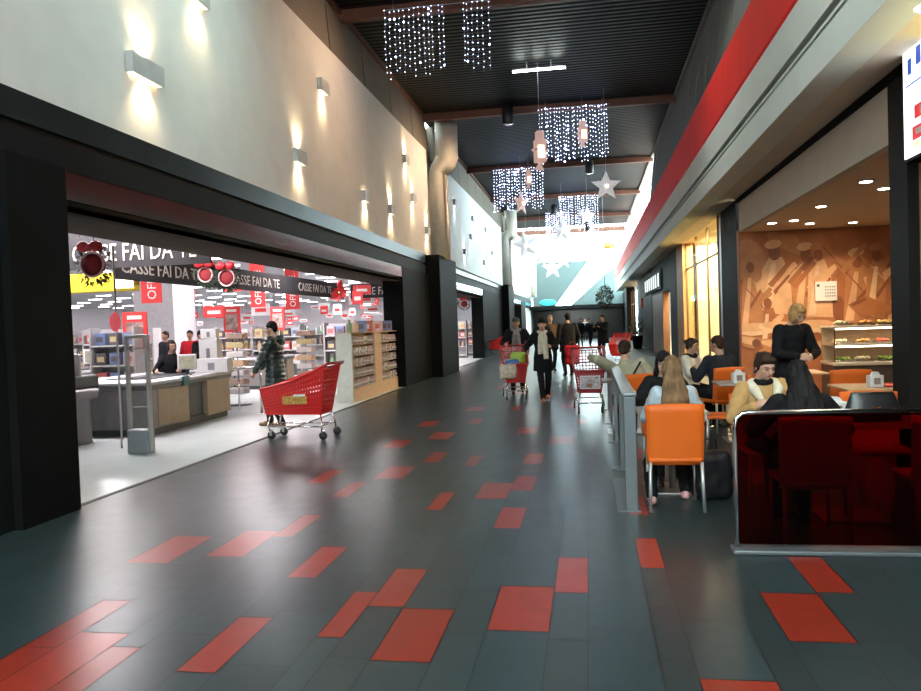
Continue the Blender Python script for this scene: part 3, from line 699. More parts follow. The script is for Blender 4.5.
box_lantern(-.02, 23.05, 7.10, .24, .55, 'small orange lit lantern inside the square light curtain')
box_lantern(-2.15, 30.2, 7.2, .20, .5, 'small pink lantern just left of the second beam crossing')
star(-2.49, 30.5, 6.27, .52, M_star, 'pinkish star lantern low in front of bluish light curtain', 1.0)
star(.59, 22.5, 5.38, .44, M_starw, 'large white five pointed star hanging by the red fascia', .1, .14)
star(.05, 36, 6.34, .48, M_star, 'small pink star in the middle beyond the light curtains', .5)
star(-1.13, 37, 5.84, .62, M_starw, 'white star hanging left of the pink middle star', .3, .14)
star(-2.93, 38, 5.36, .72, M_starw, 'white star hanging close beside the second wall', .2, .14, .2)
star(-2.6, 44, 5.2, .55, M_starw, 'white star below and behind the one by second wall', .6)
star(.25, 45, 6.33, .60, M_starw, 'white star nearest the clerestory, in the glare', .5)
star(-2.5, 56.4, 5.4, .8, M_starw, 'white star in front of the blue grey end wall', .1, .14)
star(-1.7, 56.4, 6.0, .7, M_starw, 'white star above the end wall, right of its neighbour', .3, .14)
def linear_lamp():
    t = thing('linear_lamp', 'slim linear lamp glowing under the black slat ceiling', 'ceiling lamp', (-1.05, 19.6, 7.86))
    MB().box(-.66, .66, -.035, .035, .03, .06).build('housing', M_sc, t)
    MB().box(-.66, .66, -.03, .03, -.0, .028).build('tube', glow('linear_glow', (.92, 1, .96), 9), t)
    MB().tube([(-.3, 0, .06), (-.3, 0, .238)], .008, 6).tube([(.3, 0, .06), (.3, 0, .238)], .008, 6).build('hanger', M_wire, t)
    l = bpy.data.lights.new('linear_lamp_light', 'POINT'); l.energy = 7; l.color = (.9, 1, .94); l.shadow_soft_size = .15
    for x in (-.45, 0, .45):
        o = bpy.data.objects.new('linear_lamp_light', l); COL.objects.link(o); o.parent = t; o.location = (x, -.08, .05)
linear_lamp()
for (x, y, lb) in ((-2.2, 23.1, 'black cylinder spotlight by the pink box lantern'), (0.19, 31.8, 'black cylinder spotlight hanging under the second middle beam'), (-2.07, 36, 'black cylinder spotlight left of the middle star'), (-1.7, 43, 'black cylinder spotlight above the white cross duct'), (.1, 52, 'black cylinder spotlight farthest along the middle'), (-1.45, 50.0, 'black cylinder spotlight beside the cross duct')):
    t = thing('ceiling_spotlight', lb, 'spotlight', (x, y, H-.62), 0, 'black cylinder spotlights')
    MB().lathe([(.16, 0), (.17, .02), (.17, .50), (.15, .52)], n=20).build('housing', M_pl_blk, t); MB().tube([(0, 0, .5), (0, 0, .60)], .02).build('stem', M_pl_blk, t)
    MB().lathe([(.13, -.004), (.13, .01)], n=16).build('lens', M_chrome, t)
def left_wall_fill(x, y, z, ty, power, col=(1, .74, .48)):  # added fill spot that brightens the left wall, placed at ceiling fittings
    l = bpy.data.lights.new('added_fill_light', 'SPOT'); l.energy = power; l.color = col; l.spot_size = R(125); l.spot_blend = 1.0; l.shadow_soft_size = .08
    o = bpy.data.objects.new('added_fill_light', l); COL.objects.link(o); o.location = (x, y, z); o.rotation_euler = (Vector((-4.8, ty, 4.9))-o.location).to_track_quat('-Z', 'Y').to_euler()
left_wall_fill(-2.4, 14.5, H-.06, 14.0, 300, (1, .66, .40)); left_wall_fill(-2.2, 23.1, H-.70, 22.5, 420, (1, .66, .40)); left_wall_fill(-2.4, 8.5, H-.06, 8.5, 420, (.74, 1, .90))
def fascia_fill(x, y, ty, power, col=(.92, 1, .93)):  # added fill spot that brightens the right fascia
    l = bpy.data.lights.new('added_fill_light', 'SPOT'); l.energy = power; l.color = col; l.spot_size = R(110); l.spot_blend = 1.0; l.shadow_soft_size = .08
    o = bpy.data.objects.new('added_fill_light', l); COL.objects.link(o); o.location = (x, y, H-.06); o.rotation_euler = (Vector((2.3, ty, 4.8))-o.location).to_track_quat('-Z', 'Y').to_euler()
fascia_fill(.1, 13.5, 13, 260); fascia_fill(.1, 6.5, 6.5, 300)
for (x, y, lb) in ((.1, 6.5, 'added round lamp disc out of view, nearest the red fascia'), (-2.4, 8.5, 'added round lamp disc out of view, nearest of all'), (-2.4, 14.5, 'round recessed lamp disc in the light curtain gap'), (.1, 13.5, 'round recessed lamp disc in the dark slats')):
    tag(MB().lathe([(.13, -.03), (.16, -.02), (.16, -.002)], (x, y, H), 24).build('ceiling_disc', mat('disc_grey', (.25, .24, .22), .5)), lb, 'speaker')  # lamp discs; the nearest two are added out of view for the fill spots
t = thing('cross_duct', 'thick white round duct crossing the ceiling in the glare', 'duct', (-1.0, 60, 7.3))
MB().tube([(-3.4, 0, 0), (2.3, 0, 0)], .34, 20).build('duct_pipe', M_white, t)
for q in (-2.6, 0, 2): MB().tube([(q, 0, .3), (q, 0, H-7.3+.04)], .03, 8).build('hanger', M_wire, t)
MB().tube([(2.3, 0, 0), (3.4, 0, 0)], .36, 20).build('duct_collar', mat('duct_orange', (.7, .35, .1), .5), t)
# pendant baubles of the far right: leafy wreath
def leafball(name, label, cat, x, y, z, r, n=260, cord=None, cl=(.035, .045, .02)):
    t = thing(name, label, cat, (x, y, z)); m = MB(); rnd = random.Random(int(x*100+y))
    for k in range(n):
        d = Vector((rnd.gauss(0, 1), rnd.gauss(0, 1), rnd.gauss(0, 1))).normalized(); p = d*r*(.55+.45*rnd.random()); p.z *= 1.35
        a = d.orthogonal().normalized()*r*.16; b = d.cross(a).normalized()*r*.10
        m.add([p-a*.3, p+b+d*r*.08, p+a+d*r*.12, p-b+d*r*.08], [(0, 1, 2, 3)])
    m.build('foliage', mat('garland_green', cl, .6, var=.4), t)
    g = MB()
    for k in range(14):
        d = Vector((rnd.gauss(0, 1), rnd.gauss(0, 1), rnd.gauss(0, 1))).normalized(); p = d*r*.95; p.z *= 1.3; g.ball(p, r*.07, 0, 8, 6)
    g.build('baubles', mat('gold_bauble', (.55, .38, .15), .25, .6), t)
    if cord: MB().tube([(0, 0, r*1.2), (0, 0, cord)], .012, 6).build('cord', M_wire, t)
    return t
leafball('garland_ball', 'dark leafy garland ball hanging before the far right shops', 'garland', .75, 36, 2.6, .42, 420, H-2.62)
t = leafball('potted_shrub', 'leafy shrub in a dark pot by the far shopfront pier', 'plant', 2.5, 42, 1.15, .40, 260)
MB().lathe([(.22, -1.15), (.30, -.50), (.31, -.45)], n=20).build('pot', M_blk2, t)

# ------------------------------------------------------------ supermarket: signs
M_sign = mat('sign_grey', (.035, .033, .035), .8, spec=.1); M_ltr = mat('sign_letter', (.50, .45, .39), .6)
M_redb = mat('banner_red', (.62, .035, .035), .6); M_wltr = mat('banner_letter', (.8, .78, .76), .5)
def hsign(loc, right, L, Hh, body, size, n, label, gap=0, sx=.62):
    r = Vector(right).normalized(); t = thing('hanging_sign', label, 'sign', loc, 0, 'grey checkout signs')
    F = FR((0, 0, 0), right, (0, 0, 1)); m = MB(); m.box(0, L, -.0, Hh, -.05, 0, 0, F); m.build('board', M_sign, t)
    for k in range(n): text('lettering', body, size, F @ Matrix.Translation((.12+k*(L/n), (Hh-size*.72)/2, .003)), M_ltr, t, .006, sx=sx)
    w = MB()
    for x in (L*.1, L*.9): p = F @ Vector((x, Hh, -.03)); w.tube([p, (p.x, p.y, 4.25-loc[2])], .008, 5)
    w.build('hanger', M_wire, t)
hsign((-9.15, 12.5, 2.80), (1, 0, 0), 2.75, .56, 'CASSE FAI DA TE', .44, 1, 'nearest grey sign with the biggest CASSE FAI DA TE lettering', sx=.72)
hsign((-8.3, 12.7, 2.62), (0, 1, 0), 13.0, .50, 'CASSE FAI DA TE', .34, 3, 'long grey sign running beside the tills with repeated lettering', sx=1.15)
hsign((-8.15, 26, 2.62), (1, 0, 0), 2.7, .50, 'CASSE FAI DA TE', .38, 1, 'far grey CASSE FAI DA TE sign above the white display unit', sx=.74)
def banner(x, y, z0, w, h, label, name='hanging_banner'):
    t = thing(name, label, 'banner', (x, y, z0), 0, 'red OFFERTE banners')
    MB().rbox(-w/2, w/2, -.012, .012, 0, h, .004).build('cloth', M_redb, t)
    text('lettering', 'OFFERTE', w*.62, FR((w*.24, -.016, h*.05), (0, 0, 1), (-1, 0, 0)), M_wltr, t, .002, sx=.9)
    MB().tube([(-w/2, 0, h), (w/2, 0, h)], .012, 6).tube([(0, 0, h), (0, 0, 4.25-z0)], .006, 5).build('hanger', M_wire, t)
banner(-9.75, 16.2, 2.32, .50, 1.5, 'nearest red OFFERTE banner, beside the grey round pillar')
banner(-10.05, 22.6, 2.34, .48, 1.5, 'middle red OFFERTE banner behind the long grey sign')
banner(-9.72, 24.6, 2.29, .48, 1.5, 'third red OFFERTE banner, next to the white board')
banner(-13.2, 47, 2.5, .6, 1.3, 'farthest red OFFERTE banner deep in the hall')
sbox('wall_hall_pillar_1', -12.6, -11.4, 20.0, 21.2, 0, 4.25, mat('pillar_grey', (.45, .44, .46), .6))
t = thing('yellow_header', 'wide yellow header board at the near corner of the hall', 'sign', (-9.0, 13.3, 2.44))
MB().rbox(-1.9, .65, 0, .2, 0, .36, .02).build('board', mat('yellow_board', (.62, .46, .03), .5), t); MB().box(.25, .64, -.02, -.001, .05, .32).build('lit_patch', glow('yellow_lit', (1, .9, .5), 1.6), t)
# christmas wreaths at the shop opening
def wreath(x, y, z, r, label, bow=True):
    t = thing('christmas_wreath', label, 'wreath', (x, y, z), 0, 'red christmas decorations at the opening')
    rnd = random.Random(int(-x*77+y*13)); m = MB()
    m.lathe([(r*.62, -.03), (r*.66, .03), (r*.3, .05), (.02, .06)], n=28, M=Matrix.Rotation(PI/2, 4, 'X')); m.build('red_disc', mat('velvet_red', (.20, .008, .012), .8), t)
    b = MB(); b.tube([(r*.66*math.cos(a), -.05, r*.66*math.sin(a)) for a in [2*PI*k/28 for k in range(29)]], .018, 8); b.build('trim_ring', mat('tinsel', (.7, .5, .5), .3, .5), t)
    l = MB()
    for k in range(170):
        a = rnd.random()*2*PI; q = r*(.72+.33*rnd.random()); p = Vector((q*math.cos(a), rnd.uniform(-.08, .06), q*math.sin(a))); d = Vector((math.cos(a+rnd.uniform(-.8, .8)), rnd.uniform(-.4, .4), math.sin(a+rnd.uniform(-.8, .8))))*.09; o = d.orthogonal().normalized()*.014
        l.add([p-o, p+d, p+o], [(0, 1, 2)])
    l.build('needles', mat('fir_needles', (.02, .035, .02), .7, var=.3), t)
    if bow:
        g = MB(); g.ball((-.10, -.10, r*.95), (.11, .05, .08)); g.ball((.10, -.10, r*.95), (.11, .05, .08)); g.ball((0, -.13, r*.95), .04); g.build('bow', mat('bow_red', (.45, .01, .015), .5), t)
    MB().tube([(0, 0, r*.8), (0, 0, 4.255-z if x < -6.3 else 2.90-z)], .008, 5).build('cord', M_wire, t)
wreath(-7.15, 10.4, 2.66, .27, 'dark red round wreath with lit ring beside the near pillar')
wreath(-7.36, 14.2, 2.74, .22, 'red wreath left of pair in front of the long sign')
wreath(-6.92, 14.2, 2.66, .24, 'red wreath right of pair in front of the long sign')
def poinsettia(x, y, z, r, label):
    t = thing('red_flower', label, 'decoration', (x, y, z), 0, 'red hanging flowers'); m = MB(); rnd = random.Random(int(y))
    for k in range(14):
        a = 2*PI*k/14+rnd.random()*.3; q = r*(.7+.3*rnd.random()); d = Vector((math.cos(a), rnd.uniform(-.5, .1), math.sin(a))); o = d.cross(Vector((0, 1, 0))).normalized()*r*.24
        m.add([(0, 0, 0), tuple(d*q*.5+o), tuple(d*q), tuple(d*q*.5-o)], [(0, 1, 2, 3)])
    m.tube([(0, 0, r*.6), (0, 0, r*1.2)], r*.25, 8); m.build('petals', mat('petal_red', (.50, .012, .012), .6), t); MB().ball((0, -.05, 0), r*.12).build('centre', MATS['gold_bauble'], t)
    MB().tube([(0, 0, r*.9), (0, 0, 4.25-z)], .008, 5).build('cord', M_wire, t)
poinsettia(-6.56, 20, 2.55, .28, 'larger red flower hanging above the display unit')
poinsettia(-5.74, 22, 2.29, .17, 'smaller red flower hanging beyond, near the black pier')
# ceiling light strips of the hall
proto = None; rnd = random.Random(11); nl = 0; y = 13.0
while y < 73:
    x = -.22*y-2.5; x0 = -.72*y-2
    while x > max(x0, -45):
        if x < -6.9:
            if proto is None:
                proto = thing('ceiling_light', 'fluorescent strip lamp glowing on the hall ceiling', 'ceiling light', (x, y, 4.18), 0, 'strip lamps in the supermarket hall')
                MB().box(-.5, .5, -.08, .08, .03, .07).build('housing', M_white, proto); MB().box(-.48, .48, -.06, .06, 0, .03).build('tube', M_tube, proto)
            else: copy_tree(proto, (x+rnd.uniform(-.3, .3), y, 4.18), 0)
            nl += 1
        x -= 2.6
    y += 3.1 if y < 40 else 4.2
# ------------------------------------------------------------ checkout
M_cream = mat('till_grey', (.26, .25, .25), .5); M_tan = mat('till_beige', (.36, .28, .19), .5); M_top = mat('till_top', (.62, .62, .64), .25)
M_belt = mat('till_belt', (.03, .03, .035), .6); M_base = mat('till_kick', (.07, .08, .08), .6)
def checkout(x, y, label, long=2.8):
    t = thing('checkout_counter', label, 'checkout', (x, y, 0), 0, 'supermarket checkouts')
    MB().rbox(-1.8, 0, 0, .9, .10, .74, .02).build('body', M_cream, t)
    MB().box(-.35, -.01, .9, 1.25, .1, .74).build('side_panel', M_tan, t); MB().rbox(-.9, 0, 1.9, long, .1, .74, .015).build('side_panel', M_tan, t)
    MB().box(-.85, -.10, 1.25, 1.9, .12, .74).build('recess', M_base, t)
    MB().box(-.02, .012, .25, .88, .14, .72).build('beige_door', M_tan, t)
    MB().box(-1.7, -.05, .05, long-.05, 0, .14).build('kickboard', M_base, t)
    MB().rbox(-1.85, .05, -.05, long+.05, .80, .86, .02).build('counter_top', M_top, t)
    MB().rbox(-1.80, .03, -.03, long+.03, .74, .80, .01).build('edge_band', mat('till_band', (.12, .12, .12), .4), t)
    MB().box(-1.2, -.35, .7, long-.3, .861, .875).build('belt', M_belt, t)
    MB().rbox(.0, .08, .95, 1.15, .72, .88, .01).build('teal_bracket', mat('bracket_teal', (.05, .14, .14), .5), t)
    return t
checkout(-6.87, 11.2, 'nearest checkout with grey body and beige side doors')
checkout(-10.9, 15.0, 'farther checkout partly hidden behind the till desk', 2.4)
checkout(-8.9, 20.0, 'checkout beyond the man in the puffer jacket', 2.4)
t = thing('service_desk', 'curved grey desk end with tray beside the near pillar', 'desk', (-7.95, 10.4, 0))
MB().lathe([(.52, 0), (.52, .66), (.62, .68), (.64, .80), (.60, .82)], n=32).build('desk_body', M_cream, t); MB().rbox(-.5, .45, -.1, .5, .82, 1.02, .03).build('tray', M_base, t); MB().rbox(-.45, .40, .1, .16, 1.02, 1.35, .01).build('notice_panel', M_white, t)
# items on the tills
def monitor(x, y, z, rz, label):
    t = thing('monitor', label, 'monitor', (x, y, z), rz, 'till monitors')
    MB().rbox(-.21, .21, -.03, .03, .12, .46, .012).build('casing', M_white, t); MB().box(-.17, .17, -.035, -.031, .16, .42).build('screen', mat('screen_picture', (.12, .12, .10), .2, emit=(.55, .5, .35), estr=.35, var=.6, vscale=14), t)
    MB().box(-.04, .04, -.02, .02, .01, .14).rbox(-.12, .12, -.09, .09, 0, .02, .005).build('stand', M_pl_blk, t)
monitor(-7.05, 12.75, .876, .25, 'white till monitor showing a picture beside the cashier')
[o for o in COL.objects if o.name.startswith('monitor')][-1].scale = (.78,)*3
monitor(-11.2, 16.1, .861, .3, 'dark till monitor on the farther checkout')
def carton(x, y, z, w, d, h, rz, label, m=None):
    t = thing('carton', label, 'box', (x, y, z), rz, 'white cartons on the till')
    MB().rbox(-w/2, w/2, -d/2, d/2, 0, h, .008).build('box_body', m or M_white, t); MB().box(-w*.1, w*.1, -d/2-.003, -d/2, h*.2, h*.7).build('printed_mark', mat('print_grey', (.2, .2, .22), .6), t)
carton(-6.95, 13.55, .861, .62, .3, .26, .1, 'long white carton lying on the nearest till')
carton(-7.5, 14.5, .861, .36, .3, .62, .15, 'tall white carton standing behind the long one', None)
carton(-7.5, 14.5, 1.481, .3, .3, .2, .25, 'white carton stacked on the tall one')
carton(-7.7, 13.6, .861, .3, .25, .2, 0, 'small dark packed box next to the monitor', M_pl_blk)
t = thing('packing_table', 'low white packing table under the tall carton', 'table', (-7.5, 14.6, 0)); MB().rbox(-.5, .5, -.3, .3, .82, .861, .01).build('tabletop', M_top, t)
for a in (-.42, .42):
    for b in (-.22, .22): MB().tube([(a, b, 0), (a, b, .82)], .02).build('leg', M_chrome, t)
t = thing('guard_rail', 'curved chrome guard rail at the end of the till', 'rail', (-6.35, 14.25, 0)); MB().tube([(0, 0, 0), (0, 0, .82), (-.05, 0, .88), (-.12, 0, .9), (-1.2, 0, .9)], .022).build('pipe', M_chrome, t); MB().lathe([(.06, 0), (.06, .01)]).build('foot', M_chrome, t)
def gate(x, y, label):
    t = thing('security_gate', label, 'security gate', (x, y, 0)); w = .30
    MB().rbox(-w/2, w/2, -.10, .10, 0, .33, .02).build('base', mat('gate_grey', (.28, .31, .33), .45), t)
    for k in (-1, 1): MB().rbox(k*w/2-.02, k*w/2+.02, -.04, .04, .02, 1.58, .012).build('side_post', mat('gate_post', (.45, .47, .46), .4), t)
    for z in (.62, 1.02, 1.42): MB().box(-w/2, w/2, -.01, .01, z, z+.015).build('crossbar', M_steel, t)
    MB().rbox(-w/2-.02, w/2+.02, -.04, .04, 1.56, 1.61, .015).build('top_bar', MATS['gate_post'], t)
gate(-6.04, 9.62, 'tall grey security gate standing beside the nearest till')
# ------------------------------------------------------------ white display unit with little boxes
M_peach = mat('unit_peach', (.62, .42, .28), .6); M_unit = mat('unit_cream', (.52, .54, .48), .5)
t = thing('display_unit', 'long cream and peach display unit at the shop edge', 'display unit', (-5.02, 15.95, 0))
MB().rbox(-.36, 0, 0, .06, 0, 1.48, .008).build('end_panel', M_unit, t)
MB().box(-.34, -.10, .06, 4.4, 0, .30).box(-.34, -.22, .06, 4.4, .30, 1.48).box(-.10, 0, .06, 4.4, 0, .28).build('body', M_peach, t)
for (a, b) in ((1.80, 2.40), (4.15, 4.4), (.06, .09)): MB().box(-.22, 0, a, b, .28, 1.48).build('divider', M_peach, t)
MB().box(-.36, 0, 0, 4.4, 1.48, 1.50).build('top', M_peach, t)
M_pack = [mat('pack_%s' % n, c, .5) for n, c in (('mauve', (.42, .30, .34)), ('grey', (.30, .28, .29)), ('rose', (.55, .34, .36)), ('white', (.7, .66, .66)))]
pk = []
for i, pm in enumerate(M_pack):
    g = thing('boxed_bulb', 'small blister pack hanging in rows on the display unit', 'pack', (-30, 60+i, 0), 0, 'small packs on the display unit')
    MB().rbox(-.05, 0, -.045, .045, 0, .17, .006).build('card', pm, g); MB().ball((.004, 0, .06), (.018, .028, .03), 0, 8, 6).build('blister', M_pack[3] if i != 3 else M_pack[1], g); pk.append(g)
rnd = random.Random(4); first = [True]*4
for (a, b) in ((.10, 1.79), (2.41, 4.14)):
    for r_ in range(5):
        z = .30+r_*.235
        sh = MB().box(-.22, -.01, a, b, z-.012, z-.002).build('shelf', M_unit, t)
        n = 14
        for k in range(n):
            i = rnd.choice([0, 0, 1, 2, 3]); loc = (-5.06, 15.95+a+(b-a)*(k+.5)/n, z)
            lb = 'small %s pack on the %s shelf of the display unit, %s bay' % (['mauve', 'grey', 'rose', 'white'][i], ['bottom', 'second', 'middle', 'fourth', 'top'][r_], 'near' if a < 1 else 'far')
            if first[i]: pk[i].location = loc; first[i] = False; pk[i]['label'] = lb
            else: copy_tree(pk[i], loc, label=lb)
# goods standing on top of it and gondolas beyond
GC = [(.5, .12, .10), (.6, .5, .25), (.20, .32, .20), (.15, .2, .36), (.7, .66, .66), (.42, .28, .22), (.6, .40, .46), (.10, .09, .10), (.6, .42, .26), (.45, .50, .55)]
M_g = [mat('goods_%s' % 'abcdefghij'[i], c, .5) for i, c in enumerate(GC)]
def goods_protos():
    P_ = []
    NM = ['red', 'yellow', 'green', 'dark blue', 'white', 'brown', 'pink', 'black', 'orange', 'pale blue']
    for i, c in enumerate(M_g):
        if i % 3 == 2:
            o = thing('bottle', NM[i]+' bottle standing on a supermarket hall shelf', 'bottle', (-30, 60, 0), 0, 'bottles on the hall shelves'); MB().lathe([(.07, 0), (.075, .02), (.075, .17), (.03, .24), (.03, .28)], n=12).build('bottle_body', c, o); MB().lathe([(.033, .28), (.033, .31)], n=10).build('cap', M_white, o)
        else:
            o = thing('packet', NM[i]+' packet standing on a supermarket hall shelf', 'packet', (-30, 60, 0), 0, 'packets on the hall shelves'); MB().rbox(-.12, .12, -.08, .08, 0, .26, .015).build('packet_body', c, o); MB().box(-.08, .08, -.083, -.08, .07, .18).build('packet_label', M_g[(i+4) % 10], o)
        P_.append([o, True])
    return P_
GP = goods_protos()
cnt = {'bottle': 0, 'packet': 0}
def put(x, y, z, rz=0, i=None):
    e = GP[i if i is not None else rnd.randrange(10)]
    k = e[0].name.split('.')[0]
    if cnt[k] > 250: return
    cnt[k] += 1
    if e[1]: e[0].location = (x, y, z); e[1] = False
    else: copy_tree(e[0], (x, y, z), rz)
for k in range(9): put(-5.2, 16.4+k*.46, 1.50, rnd.random())
M_rack = mat('rack_grey', (.42, .41, .42), .5)
def gondola(x, y, w, label, fill, rows=4, rz=0):
    t = thing('gondola_shelf', label, 'shelving', (x, y, 0), rz, 'hall shelving')
    MB().box(-w/2, w/2, .0, .04, 0, 1.75).build('back_panel', M_rack, t)
    MB().box(-w/2-.02, -w/2+.02, -.35, .05, 0, 1.78).build('end_frame', M_rack, t); MB().box(w/2-.02, w/2+.02, -.35, .05, 0, 1.78).build('end_frame', M_rack, t)
    for r_ in range(rows):
        z = .15+r_*.42; MB().box(-w/2, w/2, -.35, 0, z-.03, z).build('shelf', M_white, t)
        if fill and z > fill:
            n = int(w/.3); c, s = math.cos(rz), math.sin(rz)
            for k in range(n):
                lx = -w/2+.18+(w-.36)*k/max(1, n-1); put(x+lx*c+.2*s, y+lx*s-.2*c, z, rz)
gl = [(-9.9, 15.2, 1.0, .5), (-12.2, 18.9, 2.0, .5), (-15.2, 21.6, 2.2, .5), (-6.9, 21.6, 1.2, .1), (-7.4, 24.2, 2.0, .1), (-11.8, 25.6, 2.2, .5), (-14.0, 24.0, 2.2, .5), (-9.8, 23.6, 1.6, .5), (-15.2, 25.8, 2.6, .5), (-10.5, 30, 2.4, .9), (-14, 31, 2.6, .9), (-18, 32, 2.8, .9), (-7.2, 30.5, 1.6, .1),
      (-13, 38, 3, 1.3), (-17, 38.5, 3, 1.3), (-21.5, 39, 3, 1.3), (-26, 41, 3, 1.3), (-16, 47, 3, 1.3), (-21, 47, 3, 9), (-26, 48, 3, 9), (-31, 50, 3, 9), (-18, 58, 4, 9), (-24, 58, 4, 9), (-31, 60, 4, 9), (-8, 41, 2, .9), (-11, 50, 3, 1.3)]
ORD = ['nearest', 'second', 'third', 'fourth', 'fifth', 'sixth', 'seventh', 'eighth', 'ninth', 'tenth', 'eleventh', 'twelfth']
rows = [19, 23.7, 29, 37, 45, 56, 99]
for (x, y, w, fl) in gl:
    r_ = [k for k, q in enumerate(rows) if y < q][0]; mates = sorted([g_[0] for g_ in gl if [k for k, q in enumerate(rows) if g_[1] < q][0] == r_]); k_ = len(mates)-1-mates.index(x)
    gondola(x, y, w, 'grey shelving bay, %s row back from the tills, %s counting from the mall' % (ORD[r_], 'first' if k_ == 0 else ORD[k_]), fl)
# small hanging boards, red framed stands
def board(x, y, z, w, h, m, label, frame=None):
    t = thing('price_board', label, 'sign', (x, y, z), 0, 'hanging boards in the hall')
    MB().rbox(-w/2, w/2, -.015, .015, 0, h, .005).build('board', m, t); MB().box(-w*.3, w*.3, -.018, -.0155, h*.3, h*.6).build('printed_panel', frame or M_wltr, t); MB().tube([(0, 0, h), (0, 0, 4.25-z)], .006, 5).build('hanger', M_wire, t)
rnd2 = random.Random(21)
for k in range(70):
    y = 20+rnd2.random()*42; x = -y*(.27+.36*rnd2.random()); r_ = rnd2.random() < .35
    board(x, y, 1.95+rnd2.random()*.9, .3+rnd2.random()*.4, .2+rnd2.random()*.25, M_redb if r_ else M_white, ('red' if r_ else 'white')+' board hanging over the hall aisles', M_wltr if r_ else M_redb)
bl = sorted([o for o in COL.objects if o.name.startswith('price_board')], key=lambda o: o.location.y)
for k, o in enumerate(bl): o['label'] = ('red' if 'red' in o['label'] else 'white')+' board hanging over the hall aisles, %s from the tills' % ('nearest' if k == 0 else ('%dth in depth' % (k+1) if k > 2 else ('second', 'third')[k-1]+' in depth'))
def totem(x, y, w, h, z, label):
    t = thing('promo_totem', label, 'sign', (x, y, 0), 0, 'red framed promotion stands')
    MB().box(-w/2, w/2, -.02, .02, z, z+h).build('red_frame', M_redb, t); MB().box(-w*.36, w*.36, -.025, -.021, z+h*.1, z+h*.72).build('picture', mat('promo_picture', (.3, .2, .18), .5, var=.7, vscale=9), t)
    MB().tube([(0, 0, 0), (0, 0, z)], .02).build('post', M_pl_blk, t); MB().lathe([(.2, 0), (.2, .015)]).build('foot', M_pl_blk, t)
    MB().box(-w*.3, w*.3, -.025, -.021, z+h*.80, z+h*.90).build('header_strip', M_wltr, t)
totem(-9.56, 15.2, .56, .78, 1.32, 'nearest red framed stand with picture, behind the cashier')
totem(-9.19, 19, .46, .66, 1.6, 'red framed stand behind the white cartons')
totem(-8.85, 21.2, .42, .66, 1.62, 'red framed stand above the man in puffer jacket')
for (x, y, q) in ((-6.5, 36.5, 'nearer'), (-6.3, 39.5, 'farther')): gondola(x, y, 1.5, 'grey shelving bay in the second shop opening, %s of two' % q, .5)
wreath(-6.05, 34.5, 2.55, .26, 'red wreath left of pair in the second shop opening'); wreath(-5.75, 36.0, 2.55, .26, 'red wreath right of pair in the second shop opening')
area('hall_lamp', (-6.8, 35, 4.1), 1.5, 4, 420, (1, .93, .97))
t = thing('hanging_tag', 'pink red oval tag on a pale pole near the pillar', 'tag', (-6.61, 10.05, 0)); MB().tube([(0, 0, 0), (0, 0, 2.88)], .014).build('pole', M_white, t); MB().ball((0, -.03, 1.80), (.09, .02, .14)).build('oval_tag', mat('tag_pink', (.75, .10, .12), .5, emit=(1, .15, .18), estr=.3), t)
def carousel(x, y, label):
    t = thing('magazine_stand', label, 'stand', (x, y, 0), 0, 'wire stands'); MB().tube([(0, 0, 0), (0, 0, 1.7)], .02).build('pole', M_chrome, t); MB().lathe([(.28, 0), (.28, .02)]).build('foot', M_pl_blk, t)
    for k in range(7): MB().rbox(-.2, .2, -.14, .14, .25+k*.2, .38+k*.2, .02).build('pocket', M_g[(4, 5, 4, 8, 4, 1, 5)[k]], t)
carousel(-6.9, 18.2, 'wire stand with pale packets behind the red trolley'); carousel(-7.6, 15.9, 'wire stand full of packets behind man in puffer jacket')
# ------------------------------------------------------------ shopping trolleys
M_cart = mat('trolley_red', (.60, .018, .018), .35, var=.05); M_cartd = mat('trolley_dark_red', (.30, .012, .018), .4, var=.05)
def holes_panel(mb, c00, c10, c11, c01, nu, nv, mi=0, keep=.5, th=.012, solid_top=2):
    c00, c10, c11, c01 = map(Vector, (c00, c10, c11, c01)); nrm = (c10-c00).cross(c01-c00).normalized()*th
    def P(u, v): return (c00*(1-u)+c10*u)*(1-v)+(c01*(1-u)+c11*u)*v
    def quad(u0, u1, v0, v1):
        a = [P(u0, v0), P(u1, v0), P(u1, v1), P(u0, v1)]; b = [p-nrm for p in a]
        mb.add(a+b, [(0, 1, 2, 3), (7, 6, 5, 4), (0, 4, 5, 1), (1, 5, 6, 2), (2, 6, 7, 3), (3, 7, 4, 0)], mi)
    for i in range(nu+1):
        u = i/nu; quad(max(0, u-keep/nu/1.6), min(1, u+keep/nu/1.6), 0, 1)
    for j in range(nv+1):
        v = j/nv; e = keep/nv/1.6*(2.2 if j in (0, nv) else 1); quad(0, 1, max(0, v-e), min(1, v+e))
